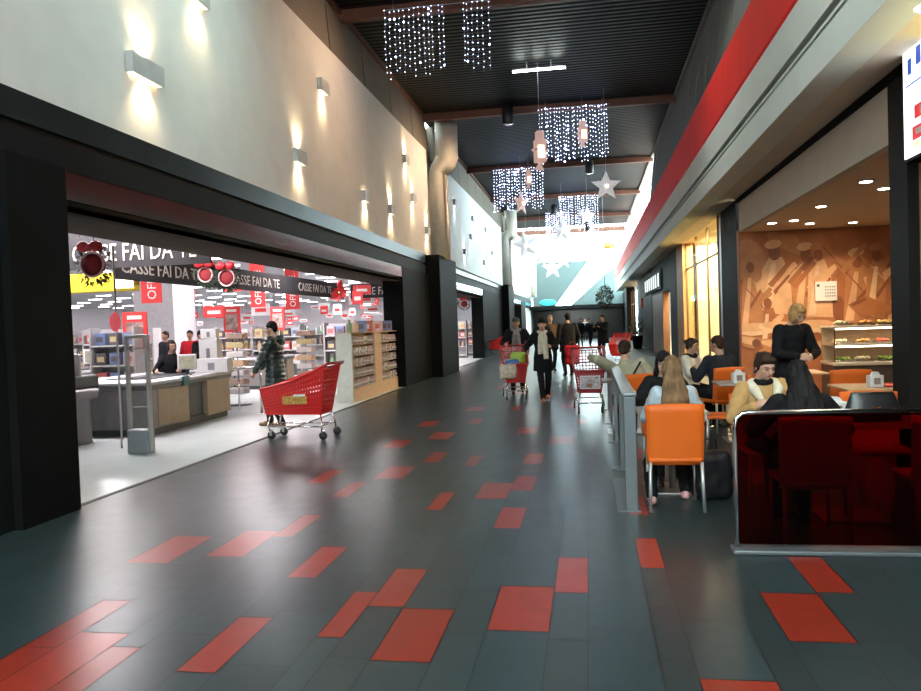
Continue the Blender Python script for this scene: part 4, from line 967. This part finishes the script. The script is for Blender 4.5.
def trolley(label, loc, rz, poster=None, m=M_cart, sc=1.0, group='red shopping trolleys'):
    "front at -x, handle at +x"
    t = thing('shopping_trolley', label, 'shopping trolley', loc, rz, group); t.scale = (sc,)*3
    zb, L0, L1 = .37, -.46, .42; w0, w1 = .20, .28
    fb, ft = (L0, zb), (L0-.05, .74); bb, bt = (L1, zb), (L1+.12, 1.08)
    wb, wtf, wtb = .19, .25, .30
    for k in (-1, 1):
        s = MB(); holes_panel(s, (fb[0], k*wb, fb[1]), (bb[0], k*wb, bb[1]), (bt[0], k*wtb, bt[1]), (ft[0], k*wtf, ft[1]), 22, 9)
        o = s.build('side_panel', m, t)
        r = MB().tube([(ft[0], k*wtf, ft[1]), ((ft[0]+bt[0])*.5, k*(wtf+wtb)/2, .86), (bt[0], k*wtb, bt[1])], .02, 8).build('rim', m, t)
    s = MB(); holes_panel(s, (fb[0], -wb, fb[1]), (fb[0], wb, fb[1]), (ft[0], wtf, ft[1]), (ft[0], -wtf, ft[1]), 10, 8); s.tube([(ft[0], -wtf, ft[1]), (ft[0], wtf, ft[1])], .02); s.build('front_panel', m, t)
    s = MB(); holes_panel(s, (bb[0], -wb, bb[1]), (bb[0], wb, bb[1]), (bt[0]-.02, wtb, bt[1]-.02), (bt[0]-.02, -wtb, bt[1]-.02), 9, 12, keep=.22); s.build('rear_flap', m, t)
    s = MB().box(L0, L1, -wb, wb, zb-.01, zb+.012); s.build('basket_floor', m, t)
    s = MB()
    for a in range(9): s.tube([(L1-.20+.03*a*0, -.2+.05*a, .86), (L1+.02, -.2+.05*a, .66)], .004, 5)
    s.tube([(L1-.20, -.22, .86), (L1-.20, .22, .86)], .008); s.build('child_seat', M_chrome, t)
    s = MB().tube([(bt[0]+.04, -wtb-.01, bt[1]+.02), (bt[0]+.04, wtb+.01, bt[1]+.02)], .02, 10); s.tube([(bt[0], -wtb, bt[1]-.01), (bt[0]+.04, -wtb, bt[1]+.02)], .02).tube([(bt[0], wtb, bt[1]-.01), (bt[0]+.04, wtb, bt[1]+.02)], .02); s.build('handle', M_cartd, t)
    s = MB()
    for k in (-1, 1):
        s.tube([(L0+.06, k*.17, zb), (L0+.02, k*.20, .20), (L0+.06, k*.20, .125)], .013, 8); s.tube([(L1-.02, k*.19, zb), (L1+.02, k*.25, .22), (L1+.02, k*.26, .125)], .013, 8); s.tube([(L0+.02, k*.20, .19), (L1+.02, k*.25, .19)], .011, 8)
    s.tube([(L0+.02, -.2, .19), (L0+.02, .2, .19)], .011).tube([(L1+.0, -.25, .20), (L1+.0, .25, .20)], .011); s.build('chassis', M_chrome, t)
    for (x, y) in ((L0+.06, -.2), (L0+.06, .2), (L1+.02, -.26), (L1+.02, .26)):
        w = MB().lathe([(.02, -.016), (.058, -.016), (.062, 0), (.058, .016), (.02, .016)], (x+.02, y, .062), 18, M=Matrix.Rotation(PI/2, 4, 'X')).build('wheel', M_rubber, t)
        MB().box(x-.005, x+.035, y-.028, y-.020, .055, .135).box(x-.005, x+.035, y+.020, y+.028, .055, .135).box(x-.01, x+.04, y-.028, y+.028, .125, .135).build('fork', M_chrome, w)
    if poster:
        p = MB().box(fb[0]-.062, fb[0]-.045, -.17, .17, .44, .66).build('poster', M_white, t)
        MB().box(fb[0]-.064, fb[0]-.0625, -.155, .155, .455, .645).build('poster_picture', mat('poster_print', (.45, .40, .42), .5, var=.6, vscale=18), p)
        MB().ball((fb[0]-.066, .01, .50), (.004, .05, .035)).build('printed_dish', mat('dish_print', (.25, .12, .06), .5), p)
    return t
t1 = trolley('empty red trolley standing side on at the shop edge', (-4.27, 10.95, 0), R(-4))
lg = MB()
lg.rbox(-.16, .22, -.262, -.252, .52, .64, .004); lg.build('logo_plate', mat('logo_gold', (.45, .25, .06), .5, var=.5, vscale=30), t1)
lg = MB().rbox(.02, .20, -.275, -.264, .635, .665, .004).build('logo_strip', M_wltr, t1)
trolley('red trolley heaped with green and blue bags, pushed by man in cap', (-1.57, 16.35, 0), R(97))
trolley('red trolley with a poster on its front beside the railing', (-.03, 13.75, 0), R(92), poster=True, m=mat('trolley_wine_red', (.36, .02, .03), .4))
trolley('small far red trolley in front of dark pier', (-4.2, 36.5, 0), R(10))
trolley('red trolley standing behind the seated man in khaki', (1.0, 27, 0), R(75), m=M_cart)
def bag(name, label, cat, loc, w, d, h, m, rz=0, lumps=.02, handle=True, seed=1, group=None):
    t = thing(name, label, cat, loc, rz, group); g = MB(); g.rbox(-w/2, w/2, -d/2, d/2, .0, h, min(w, d, h)*.3, seg=3); g.ball((0, 0, h*.45), (w*.53, d*.56, h*.42))
    me = remesh(g, max(.012, w/30), 3, lambda c: lumps*mnoise.noise(c*9+Vector((seed, 0, 0)))); meshobj('bag_body', me, m, t)
    if handle: MB().tube([(-w*.2, 0, h*.92), (-w*.15, 0, h+.10), (w*.15, 0, h+.10), (w*.2, 0, h*.92)], .008, 6).build('handle', m, t)
    return t
bag('shopping_bag', 'lime green bag on top of the heaped trolley', 'bag', (-1.50, 16.42, .74), .34, .3, .22, mat('bag_lime', (.35, .55, .08), .5), 0, .03, False, 2)
bag('shopping_bag', 'blue and white packet lying on the heaped trolley', 'bag', (-1.62, 16.12, .66), .30, .22, .16, mat('bag_blue', (.06, .20, .55), .4), .2, .03, False, 3)
bag('shopping_bag', 'pale blue bag at the corner of the heaped trolley', 'bag', (-1.72, 16.22, .62), .22, .24, .20, mat('bag_pale', (.5, .62, .7), .4), 0, .03, False, 4)
bag('shopping_bag', 'cream printed bag hanging over the trolley front', 'bag', (-1.66, 15.77, .46), .34, .10, .30, mat('bag_cream', (.62, .52, .42), .6, var=.3, vscale=14), 0, .02, False, 5)

# ------------------------------------------------------------ cafe railing and red screen
M_rail = mat('rail_grey_paint', (.15, .17, .185), .35, .5, var=.06)
t = thing('railing', 'grey metal railing with flat uprights along the cafe edge', 'railing', (.22, 6.55, 0))
MB().rbox(.04, .14, 0, .03, 0, .95, .006).build('end_post', M_rail, t)
for k in range(1, 5):
    MB().rbox(.065, .115, k*1.85, k*1.85+.03, .0, .93, .006).build('post', M_rail, t)
MB().rbox(.03, .15, -.01, 7.5, .95, .985, .01).build('top_rail', M_rail, t)
MB().box(-.03, .16, -.04, 1.3, 0, .012).build('base_plate', M_rail, t); 
for k in range(1, 5): MB().box(-.02, .18, k*1.85-.08, k*1.85+.12, 0, .010).build('base_plate', M_rail, t)
M_acr = glass_mat('red_acrylic', (.38, .016, .010), .1, .04)
t = thing('red_screen', 'dark red see-through screen in a rounded silver frame', 'screen', (.93, 5.45, 0))
MB().rbox(.035, 2.2, -.006, .006, .05, .925, .003).build('acrylic_panel', M_acr, t)
MB().tube([(.02, 0, .02), (.02, 0, .84), (.03, 0, .90), (.07, 0, .935), (.12, 0, .94), (2.22, 0, .945)], .016, 10).build('frame_tube', M_chrome, t)
MB().rbox(-.02, 2.25, -.10, .06, 0, .03, .008).build('base_plate', M_rail, t)
# ------------------------------------------------------------ chairs and tables
M_or = mat('orange_hide', (.62, .115, .012), .5, spec=.25, var=.05, vscale=3); M_leg = mat('chair_leg_grey', (.50, .52, .52), .35, .6)
def make_chair(label, loc, rz):
    t = thing('cafe_chair', label, 'chair', loc, rz, 'orange cafe chairs')
    MB().rbox(-.215, .215, -.24, .235, .405, .445, .016, seg=3).build('seat', M_or, t)
    # gently dished back that wraps at the sides
    m = MB(); nx, nz = 12, 8; A = []; B = []
    for j in range(nz+1):
        for i in range(nx+1):
            u = i/nx*2-1; v = j/nz; w = .225+.010*v; x = u*w; y = .225+.06*v-.018*(u*u)+(.0 if abs(u) < .9 else -.012); z = .385+.50*v+(.010*(1-u*u) if v == 1 else 0)
            A.append((x, y, z)); B.append((x, y-.028, z))
    n = nx+1; off = len(A); fs = []
    for j in range(nz):
        for i in range(nx): a = j*n+i; fs.append((a, a+1, a+n+1, a+n)); fs.append((off+a, off+a+n, off+a+n+1, off+a+1))
    bd = [i for i in range(n)]+[j*n+nx for j in range(1, nz+1)]+[nz*n+i for i in range(nx-1, -1, -1)]+[j*n for j in range(nz-1, 0, -1)]
    for k in range(len(bd)): a, b = bd[k], bd[(k+1) % len(bd)]; fs.append((a, off+a, off+b, b))
    m.add(A+B, fs, 0, True); m.build('backrest', M_or, t)
    for (x, y) in ((-.195, -.21), (.195, -.21), (-.205, .235), (.205, .235)):
        sx = .01 if x > 0 else -.01; MB().tube([(x, y, .41), (x+sx, y+(.02 if y > 0 else -.01), 0)], .014, 10).build('leg', M_leg, t)
    return t
CH = make_chair('orange chair with its back to us, under the woman in pale blue', (.67, 6.76, 0), PI)
def chair(label, x, y, rz): return copy_tree(CH, (x, y, 0), rz, label)
chair('orange chair under the girl with dark fringe', .74, 8.02, 0)
chair('chair seen dark red through the screen, under the black haired woman', 1.50, 5.83, PI)
chair('empty chair seen through the red screen near its far end', 2.36, 5.86, PI)
chair('chair under the woman in the tan coat', 1.49, 7.10, .1)
chair('chair facing us behind the red screen, under the black bag table', 2.40, 7.05, 0)
chair('orange chair with tall back behind the man in dark jacket', 1.76, 11.22, R(-155))
chair('orange chair drawn up to the grey table, nearest its corner', 1.56, 9.45, R(-100))
chair('orange chair turned sideways at the right of grey table', 2.25, 9.7, R(60))
chair('orange chair behind the big black and white bag', 2.45, 11.2, PI)
chair('orange chair between the waitress and the pale wood table', 3.12, 10.3, PI)
chair('orange chair under the seated man in khaki', .55, 10.35, R(200))
chair('orange chair under the woman in the white jacket', 1.44, 12.06, R(40))
def table(x, y, w, d, m, label, ped=True):
    t = thing('cafe_table', label, 'table', (x, y, 0), 0, 'cafe tables'); MB().rbox(-w/2, w/2, -d/2, d/2, .72, .75, .008).build('tabletop', m, t)
    MB().tube([(0, 0, .02), (0, 0, .72)], .03).build('column', M_steel, t); MB().rbox(-.24, .24, -.24, .24, 0, .02, .006).build('foot', M_steel, t)
M_ttop = mat('table_grey', (.30, .27, .24), .4, var=.08)
table(.72, 7.38, .62, .56, M_ttop, 'small table between woman in pale blue and fringed girl')
table(1.95, 6.42, 1.25, .60, M_ttop, 'table behind the red screen carrying the black handbag')
table(1.92, 10.3, .70, .60, M_ttop, 'grey cafe table with a white napkin box')
table(3.25, 9.35, 1.0, .75, M_pine, 'pale wood table with napkin box inside the cafe')
table(.45, 11.15, .6, .6, M_ttop, 'table in front of the seated man in khaki')
table(2.9, 11.9, .8, .7, M_pine, 'small table behind the waitress')
def napkin(x, y, label):
    t = thing('napkin_box', label, 'napkin holder', (x, y, .75), .15, 'napkin boxes'); MB().rbox(-.075, .075, -.05, .05, 0, .13, .008).build('holder', M_white, t)
    MB().box(-.035, .035, -.053, -.05, .03, .10).build('printed_mark', mat('napkin_print', (.25, .2, .16), .6), t); MB().prism([(-.05, .13), (.05, .13), (.03, .165), (-.02, .17)], 'y', -.02, .02).build('napkin', M_white, t)
napkin(1.82, 10.12, 'white napkin box on the grey cafe table'); napkin(3.12, 9.25, 'white napkin box on the pale wood table'); napkin(.42, 11.05, 'white napkin box before the khaki jacket'); napkin(1.93, 6.62, 'small white napkin packet beside the black handbag')
for i, (x, y, w, d, lb) in enumerate([(3.42, 9.3, .42, .30, 'red tray on the pale wood table')]):
    t = thing('tray', lb, 'tray', (x, y, .75)); MB().rbox(-w/2, w/2, -d/2, d/2, 0, .012, .005).build('tray_base', M_cart, t); MB().tube([(-w/2, -d/2, .014), (w/2, -d/2, .014), (w/2, d/2, .014), (-w/2, d/2, .014), (-w/2, -d/2, .014)], .008, 6).build('tray_rim', M_cart, t)
M_hb = mat('handbag_black', (.012, .012, .014), .35)
def handbag():
    t = thing('handbag', 'black leather handbag standing on the table by black haired woman', 'bag', (2.13, 6.38, .75), .1)
    g = MB(); loft(g, [((0, 0, 0), .22, .08), ((0, 0, .07), .215, .085), ((0, 0, .16), .185, .06), ((0, 0, .215), .165, .035), ((0, 0, .225), .16, .03)], (1, 0, 0), 28)
    meshobj('bag_body', remesh(g, .009, 2), M_hb, t)
    MB().tube([(-.13, 0, .19), (-.10, -.03, .215), (0, -.04, .222), (.10, -.03, .215), (.13, 0, .19)], .008, 8).build('strap', M_hb, t); MB().box(-.03, .03, -.082, -.075, .10, .12).build('clasp', M_chrome, t)
handbag()
t = bag('backpack', 'black backpack leaning on the floor behind the orange chair', 'bag', (1.02, 7.05, 0), .34, .24, .42, M_hb, .3, .02, True, 8)
t = bag('black_bag', 'black bag with white buckle on the chair behind the grey table', 'bag', (2.45, 11.15, .45), .46, .24, .56, M_hb, 0, .02, False, 9)
MB().tube([(-.14, -.15, .40), (.0, -.16, .40), (.0, -.16, .33), (-.14, -.15, .33), (-.14, -.15, .40)], .010, 6).tube([(.02, -.16, .40), (.14, -.15, .40), (.14, -.15, .33), (.02, -.16, .33), (.02, -.16, .40)], .010, 6).build('white_buckle', M_white, t)
# ------------------------------------------------------------ cafe counter against the mural
M_dark = mat('counter_dark', (.05, .04, .035), .4); M_metalw = mat('counter_pale_edge', (.6, .55, .48), .3, .3)
t = thing('display_counter', 'long glass food counter in front of the brown mural', 'counter', (4.35, 14.9, 0))
MB().box(0, 4.2, 0, .8, 0, .62).build('base', M_dark, t); MB().rbox(-.02, 4.2, -.04, .8, .62, .68, .01).build('lower_shelf', M_metalw, t)
MB().box(0, 4.2, .1, .8, .98, 1.0).build('middle_shelf', M_metalw, t); MB().rbox(-.02, 4.2, .0, .8, 1.30, 1.34, .01).build('top_shelf', M_metalw, t)
MB().box(0, 4.2, .72, .78, .68, 1.30).build('back_panel', mat('counter_back', (.35, .22, .12), .5), t)
MB().box(0, 4.2, .0, .01, .70, 1.30).build('glass', M_glass, t)
for k in range(4): MB().box(k*1.05, k*1.05+.02, 0, .02, .68, 1.30).build('mullion', M_chrome, t)
MB().box(.05, 4.15, .06, .09, 1.27, 1.295).build('lamp_strip', glow('counter_glow', (1, .85, .6), 7), t)
MB().box(.05, 4.15, .12, .15, .945, .97).build('lamp_strip', MATS['counter_glow'], t)
l = area('counter_lamp', (6.4, 15.1, 1.25), 4, .1, 14, (1, .82, .55)); 
FC = [(.55, .08, .04), (.25, .45, .06), (.65, .45, .15), (.7, .62, .4), (.5, .22, .06), (.2, .32, .05), (.68, .55, .2)]
M_f = [mat('food_%s' % 'abcdefg'[i], c, .5, var=.3, vscale=20) for i, c in enumerate(FC)]
fp = []
for i, c in enumerate(M_f):
    o = thing('food_tray', 'tray of food in the glass counter', 'food tray', (4.6, 15.3, 1.0), 0, 'food trays in the counter'); MB().rbox(-.15, .15, -.12, .12, 0, .03, .01).build('tray', M_chrome, o)
    g = MB(); r3 = random.Random(i)
    for k in range(12): g.ball((r3.uniform(-.11, .11), r3.uniform(-.08, .08), .04+.03*r3.random()), (.04, .035, .03), 0, 8, 6)
    g.build('food', c, o); fp.append([o, 1])
r3 = random.Random(9)
for (z, yy) in ((1.34, 15.05), (1.0, 15.2), (.68, 15.1)):
    for k in range(11):
        e = fp[r3.randrange(7)]; loc = (4.55+k*.36, yy, z)
        lb = '%s food tray on the %s shelf of the counter, %s from the waitress' % (['red', 'green', 'golden', 'cream', 'brown', 'dark green', 'pale yellow'][fp.index(e)], {1.34: 'top', 1.0: 'middle', .68: 'bottom'}[z], ORD[k])
        if e[1]: e[0].location = loc; e[1] = 0; e[0]['label'] = lb
        else: copy_tree(e[0], loc, label=lb)
for e in fp:
    if e[1]: bpy.data.objects.remove(e[0].children[0]); bpy.data.objects.remove(e[0].children[0]); bpy.data.objects.remove(e[0])
t = thing('wall_calendar', 'white wall calendar with rows of dark squares on mural', 'calendar', (4.62, 16.265, 2.0)); MB().box(-.2, .2, -.01, .0, -.18, .20).build('sheet', M_white, t); m = MB()
for i in range(5):
    for j in range(4): m.box(-.02+i*.042, .0+i*.042, -.013, -.0105, -.10+j*.06, -.075+j*.06)
m.box(-.17, -.12, -.013, -.0105, .10, .15); m.build('date_marks', mat('ink', (.08, .07, .06), .6), t)
# downlights of the cafe
M_dl = glow('downlight_glow', (1, .86, .62), 26)
dl = [(3.53, 10.65), (3.99, 11.35), (3.61, 12.88), (3.64, 14.61), (4.88, 15.44), (4.07, 15.23), (3.32, 14.85), (5.3, 12.4), (6.2, 14.5)]
for i, (x, y) in enumerate(dl):
    t = thing('downlight', 'round recessed downlight glowing in the cafe ceiling, %s in' % ORD[i], 'ceiling light', (x, y, 3.25), 0, 'cafe downlights'); MB().lathe([(.085, -.012), (.11, -.008), (.11, .0)], n=20).build('ring', M_white, t); MB().lathe([(.07, -.016), (.07, -.012)], n=16).build('lens', M_dl, t)
    l = bpy.data.lights.new('downlight_lamp', 'SPOT'); l.energy = 130; l.color = (1, .74, .45); l.spot_size = R(130); l.spot_blend = .8; l.shadow_soft_size = .08
    o = bpy.data.objects.new('downlight_lamp', l); COL.objects.link(o); o.parent = t; o.location = (0, 0, -.03)
for (x, y, q) in ((2.65, 4.5, 'nearer'), (2.65, 6.5, 'farther')):
    t = thing('soffit_light', 'recessed lamp in the pale soffit over the cafe edge, the %s' % q, 'ceiling light', (x, y, 3.92), 0, 'soffit lamps'); MB().lathe([(.12, -.02), (.12, .0)], n=20).build('lens', M_dl, t)
    l = bpy.data.lights.new('soffit_lamp', 'SPOT'); l.energy = 60; l.color = (1, .8, .5); l.spot_size = R(150); l.spot_blend = .9; l.shadow_soft_size = .08
    o = bpy.data.objects.new('soffit_lamp', l); COL.objects.link(o); o.parent = t; o.location = (0, 0, -.04)
# lit sign box on the pier
t = thing('light_box_sign', 'white lit sign box with blue and red panels on the dark pier', 'sign', (2.912, 5.57, 2.94))
MB().box(.0, .16, 0, 2.2, 0, 1.14).build('casing', M_blk, t)
MB().box(-.012, .0, .03, 2.17, .03, 1.11).build('lit_face', glow('sign_face', (.93, .97, 1), 1.6), t)
M_bl = mat('sign_blue', (.03, .08, .4), .4, emit=(.05, .15, .7), estr=.5); M_rd = mat('sign_red', (.6, .02, .03), .4, emit=(.8, .05, .06), estr=.5); M_yl = mat('sign_yellow', (.7, .6, .15), .4, emit=(1, .85, .3), estr=1.6)
MB().box(-.016, -.0125, 1.98, 2.06, .76, .90).box(-.016, -.0125, 1.78, 1.88, .80, .96).build('blue_mark', M_bl, t)
MB().box(-.016, -.0125, 1.7, 2.1, .66, .675).box(-.016, -.0125, 1.7, 2.1, 1.03, 1.04).build('rule_line', M_bl, t)
MB().box(-.016, -.0125, 1.55, 1.93, .34, .46).box(-.016, -.0125, 1.3, 1.98, .16, .28).build('red_mark', M_rd, t)
MB().box(-.016, -.0125, 1.2, 1.98, .09, .15).box(-.016, -.0125, .1, 1.70, .55, 1.05).build('yellow_mark', M_yl, t)
MB().box(-.020, -.0165, 1.6, 1.72, .375, .425).box(-.020, -.0165, 1.75, 1.80, .36, .44).box(-.020, -.0165, 1.45, 1.9, .20, .25).build('white_mark', M_wltr, t)
# far shop sign with its tall pale strokes
t = thing('shop_sign', 'pale sign box with tall white letters above far doorway', 'sign', (2.93, 32.6, 2.75)); MB().box(0, .08, 0, 9.6, 0, .85).build('sign_board', mat('sign_slate', (.05, .07, .07), .8, spec=.05), t)
for a, b in ((.8, .35), (2.1, .35), (3.2, .35), (4.4, .35), (5.7, .35), (7.0, .35), (8.3, .35)): MB().box(-.03, 0, a, a+b, .15, .72).build('letter', MATS.get('letter_glow') or glow('letter_glow', (.95, 1, 1), .8), t)
tag(MB().tube([(0, 0, 0), (0, 0, .5)], .05).build('wall_bracket_lamp', M_red, None, (2.8, 42, 2.15)), 'small red lamp on the far dark shop pier', 'lamp')
# ------------------------------------------------------------ the people
c_blk = cloth('cloth_black', (.012, .012, .014)); c_navy = cloth('cloth_dark_navy', (.02, .022, .03)); c_jean = cloth('cloth_denim', (.04, .055, .09)); c_khaki = cloth('cloth_khaki', (.36, .34, .25))
c_blue = cloth('cloth_pale_blue', (.48, .58, .66)); c_tan = cloth('cloth_tan', (.40, .24, .10)); c_cream = cloth('cloth_cream', (.72, .66, .52)); c_white = cloth('cloth_white', (.62, .57, .50)); c_grey = cloth('cloth_grey', (.25, .24, .24)); c_puff = mat('puffer_dark', (.018, .030, .030), .32, var=.2, vscale=8); c_red = cloth('cloth_red', (.45, .02, .03)); c_brn = cloth('cloth_brown', (.10, .06, .04))
h_brn = hairm('hair_brown', (.030, .017, .011)); h_lb = hairm('hair_light_brown', (.15, .088, .045)); h_blk = hairm('hair_black', (.008, .007, .008)); h_bl = hairm('hair_blonde', (.40, .23, .09)); h_gr = hairm('hair_grey', (.25, .23, .21))
m_boot = mat('boot_tan', (.18, .11, .05), .7); m_sneak = mat('sneaker_pink', (.65, .35, .36), .6)
GR = None
person('woman with long light brown hair and pale blue sweater, seated with her back to us' .replace('woman', 'person'), (.69, 6.80, 0), PI, h=1.60, sit=True, top=c_blue, coat=0, legs=c_blk, hair=h_lb, style='long', hands={-1: (-.22, -.34, .78), 1: (.20, -.36, .78)}, feet={-1: (-.10, -.20, .085), 1: (.20, .02, .085)}, shoe=m_sneak, female=True, vox=.009, head=(6, 8), poleR={-1: (-.25, .8, -.7), 1: (.25, .8, -.7)})
person('person with dark fringe and black top facing the woman in pale blue', (.72, 8.0, 0), 0, h=1.60, sit=True, lean=6, top=c_blk, coat=.02, legs=c_navy, hair=h_blk, style='fringe', hands={-1: (-.20, -.36, .80), 1: (.22, -.34, .80)}, female=True, head=(-6, 10), vox=.009)
person('person with long black hair and black clothes seen from behind, above the red screen', (1.50, 5.88, 0), PI, h=1.58, sit=True, lean=10, top=c_blk, coat=.04, legs=c_blk, hair=h_blk, style='longblack', hands={-1: (-.26, -.36, .80), 1: (.24, -.36, .80)}, female=True, bulk=1.12, vox=.009, head=(8, 12))
_, I = person('person in tan coat with cream collar looking down, hair tied back', (1.47, 7.02, 0), R(8), h=1.64, sit=True, lean=4, side=-3, top=c_tan, coat=.05, legs=c_jean, hair=h_brn, style='tied', hands={-1: (-.20, -.34, .84), 1: (.18, -.38, .84)}, female=True, bulk=1.18, head=(10, 22), vox=.009, scarf=None)
g = MB()
for k in (-1, 1):
    g.tube([I['P'](.49, -.07)+I['rt']*.05*k, I['P'](.485, .02)+I['rt']*.105*k, I['P'](.44, .115)+I['rt']*.10*k, I['P'](.34, .155)+I['rt']*.055*k], [.035, .040, .045, .025], 10)
me = remesh(g, .009, 3); o = meshobj('fleece_collar', me, c_cream, _)
g = MB(); g.tube([I['P'](.50, .03)+I['rt']*(.06*math.cos(a))+I['fw']*(.05*math.sin(a)) for a in [2*PI*k/12 for k in range(13)]], .028, 8); meshobj('dark_scarf', remesh(g, .009, 2), c_blk, _)
person('blonde person standing in black, looking down at her hands beside food counter', (2.42, 10.05, 0), R(14), h=1.74, lean=9, top=c_blk, coat=.03, legs=c_blk, hair=h_bl, style='blondebob', hands={-1: (-.07, -.34, 1.08), 1: (.09, -.35, 1.08)}, female=True, head=(14, 30), vox=.009, bulk=1.05, poleR={-1: (-.7, .3, -.9), 1: (.7, .3, -.9)})
person('person in white jacket with dark scarf seated facing the dark jacket', (1.48, 12.0, 0), R(52), h=1.62, sit=True, top=c_white, coat=.05, legs=c_blk, hair=h_brn, style='tied', scarf=c_blk, skin=SKIN2, hands={-1: (-.14, -.36, .82), 1: (.16, -.34, .82)}, female=True, head=(10, 6), vox=.010)
person('person in dark jacket seated beside the white jacket, turned away', (1.80, 11.18, 0), R(-148), h=1.72, sit=True, lean=6, top=c_navy, coat=.05, legs=c_blk, hair=h_brn, style='short', skin=SKIN2, hands={-1: (-.2, -.34, .84), 1: (.2, -.36, .84)}, head=(20, 4), bulk=1.15, vox=.010)
_, I = person('person in khaki jacket seated by the railing reaching for the trolley', (.55, 10.42, 0), R(-168), h=1.74, sit=True, lean=12, side=8, top=c_khaki, coat=.05, legs=c_jean, hair=h_brn, style='short', hands={-1: (-.24, -.32, .86), 1: (.52, -.18, 1.10)}, head=(-20, 10), bulk=1.22, vox=.010, poleR={1: (.3, .6, .2)})
MB().tube([I['P'](.44, -.13)+I['rt']*-.16, I['P'](.25, -.16)+I['rt']*.02, I['P'](.05, -.145)+I['rt']*.17], .012, 6).build('bag_strap', c_blk, _)
person('person in dark padded jacket and cap standing behind the empty trolley', (-5.17, 12.2, 0), R(-88), h=1.76, top=c_puff, coat=.14, puffer=True, legs=c_navy, hair=h_blk, style='short', hands={-1: (-.20, -.32, .98), 1: (.16, -.30, .92)}, feet={-1: (-.10, -.16, .085), 1: (.10, .12, .085)}, shoe=m_boot, head=(4, 12), bulk=1.15, extra=('hood',), vox=.010)
person('person in flat cap and grey scarf pushing the heaped trolley', (-1.62, 17.42, 0), R(4), h=1.72, lean=8, top=c_blk, coat=.12, legs=c_navy, hair=h_gr, style='cap', scarf=c_grey, extra={'cap': cloth('cap_grey', (.10, .10, .10)), 'scarf_tail': 1}, hands={-1: (-.26, -.42, 1.12), 1: (.26, -.42, 1.12)}, feet={-1: (-.1, -.15, .085), 1: (.1, .18, .10)}, head=(0, 8), bulk=1.12, vox=.013)
person('person in black coat and long cream scarf walking beside the heaped trolley', (-.93, 15.55, 0), R(6), h=1.66, top=c_blk, coat=.16, legs=c_blk, hair=h_brn, style='beanie', scarf=c_cream, extra={'cap': c_blk, 'scarf_tail': 1}, hands={-1: (-.32, -.22, 1.02), 1: (.16, -.22, 1.10)}, feet={-1: (-.03, -.26, .085), 1: (.08, .16, .12)}, shoe=mat('shoe_rust', (.35, .10, .04), .5), head=(-8, 6), female=True, bulk=1.08, vox=.012)
person('broad person in black jacket standing beyond the walkers', (-.62, 22.7, 0), R(200), h=1.82, top=c_blk, coat=.14, legs=c_blk, hair=h_blk, style='short', bulk=1.25, near=False, hands={-1: (-.3, -.15, .95), 1: (.34, 0, .9)}, vox=.014)
person('dark clothed person walking between broad man and the cream scarf', (-1.38, 23.0, 0), R(10), h=1.74, top=c_navy, coat=.14, legs=c_blk, hair=h_brn, style='short', near=False, feet={-1: (-.1, -.3, .1), 1: (.1, .25, .1)}, hands={-1: (-.25, -.3, 1.0), 1: (.25, -.28, 1.0)}, vox=.014)
person('fair headed person in brown farther behind the group', (-1.25, 25.2, 0), R(20), h=1.80, top=c_brn, coat=.12, legs=c_blk, hair=h_gr, style='short', near=False, vox=.015)
person('person in black holding something near the far garland', (.52, 30.5, 0), R(-40), h=1.78, top=c_blk, coat=.14, legs=c_blk, hair=h_blk, style='short', near=False, hands={-1: (-.15, -.35, 1.3), 1: (.15, -.35, 1.3)}, bulk=1.25, vox=.016)
person('small distant figure walking at the end of the mall' .replace('figure', 'person'), (.02, 48, 0), R(20), h=1.7, top=c_navy, coat=.12, legs=c_navy, hair=h_blk, near=False, feet={-1: (-.1, -.25, .1), 1: (.1, .2, .1)}, vox=.02)
person('distant person in black left of the smaller walker', (-.52, 46, 0), R(-10), h=1.72, top=c_blk, coat=.12, legs=c_blk, hair=h_blk, near=False, vox=.02)
person('distant person in grey near the dark end doors', (-.3, 60, 0), 0, h=1.72, top=c_grey, coat=.12, legs=c_blk, hair=h_blk, near=False, vox=.02)
bag('shopping_bag', 'red bag held by the broad person in black', 'bag', (-.50, 22.25, .35), .42, .2, .55, c_red, 0, .02, True, 6)
person('person with brown hair in dark top working at the nearest till', (-7.72, 13.4, 0), R(20), h=1.66, sit=True, hz=.74, top=c_blk, coat=.0, legs=c_blk, hair=h_brn, style='bob', hands={-1: (-.22, -.34, .93), 1: (.22, -.34, .93)}, head=(30, 6), female=True, vox=.012, feet={-1: (-.1, -.3, .3), 1: (.1, -.3, .3)})
t = thing('till_stool', 'dark stool under the cashier', 'stool', (-7.72, 13.42, 0)); MB().lathe([(.19, .62), (.2, .65), (.19, .68)], n=20).build('seat', M_pl_blk, t); MB().tube([(0, 0, .02), (0, 0, .62)], .025).build('column', M_chrome, t); MB().lathe([(.22, 0), (.2, .03)], n=20).build('foot', M_pl_blk, t)
person('shopper in black nearest the white cartons in hall'.replace('shopper', 'person'), (-9.4, 17.7, 0), R(60), h=1.66, top=c_blk, coat=.12, legs=c_blk, hair=h_blk, near=False, vox=.015, skin=SKIN2, hands={-1: (-.2, -.35, 1.1), 1: (.2, -.35, 1.1)})
person('person in dark red jacket queuing in the hall', (-9.95, 18.2, 0), R(10), h=1.68, top=c_red, coat=.12, legs=c_blk, hair=h_blk, near=False, vox=.015, skin=SKIN2)
person('person in dark jacket queuing left of red jacket in hall', (-10.5, 18.0, 0), R(-20), h=1.68, top=c_navy, coat=.12, legs=c_blk, hair=h_brn, near=False, vox=.015, skin=SKIN2)
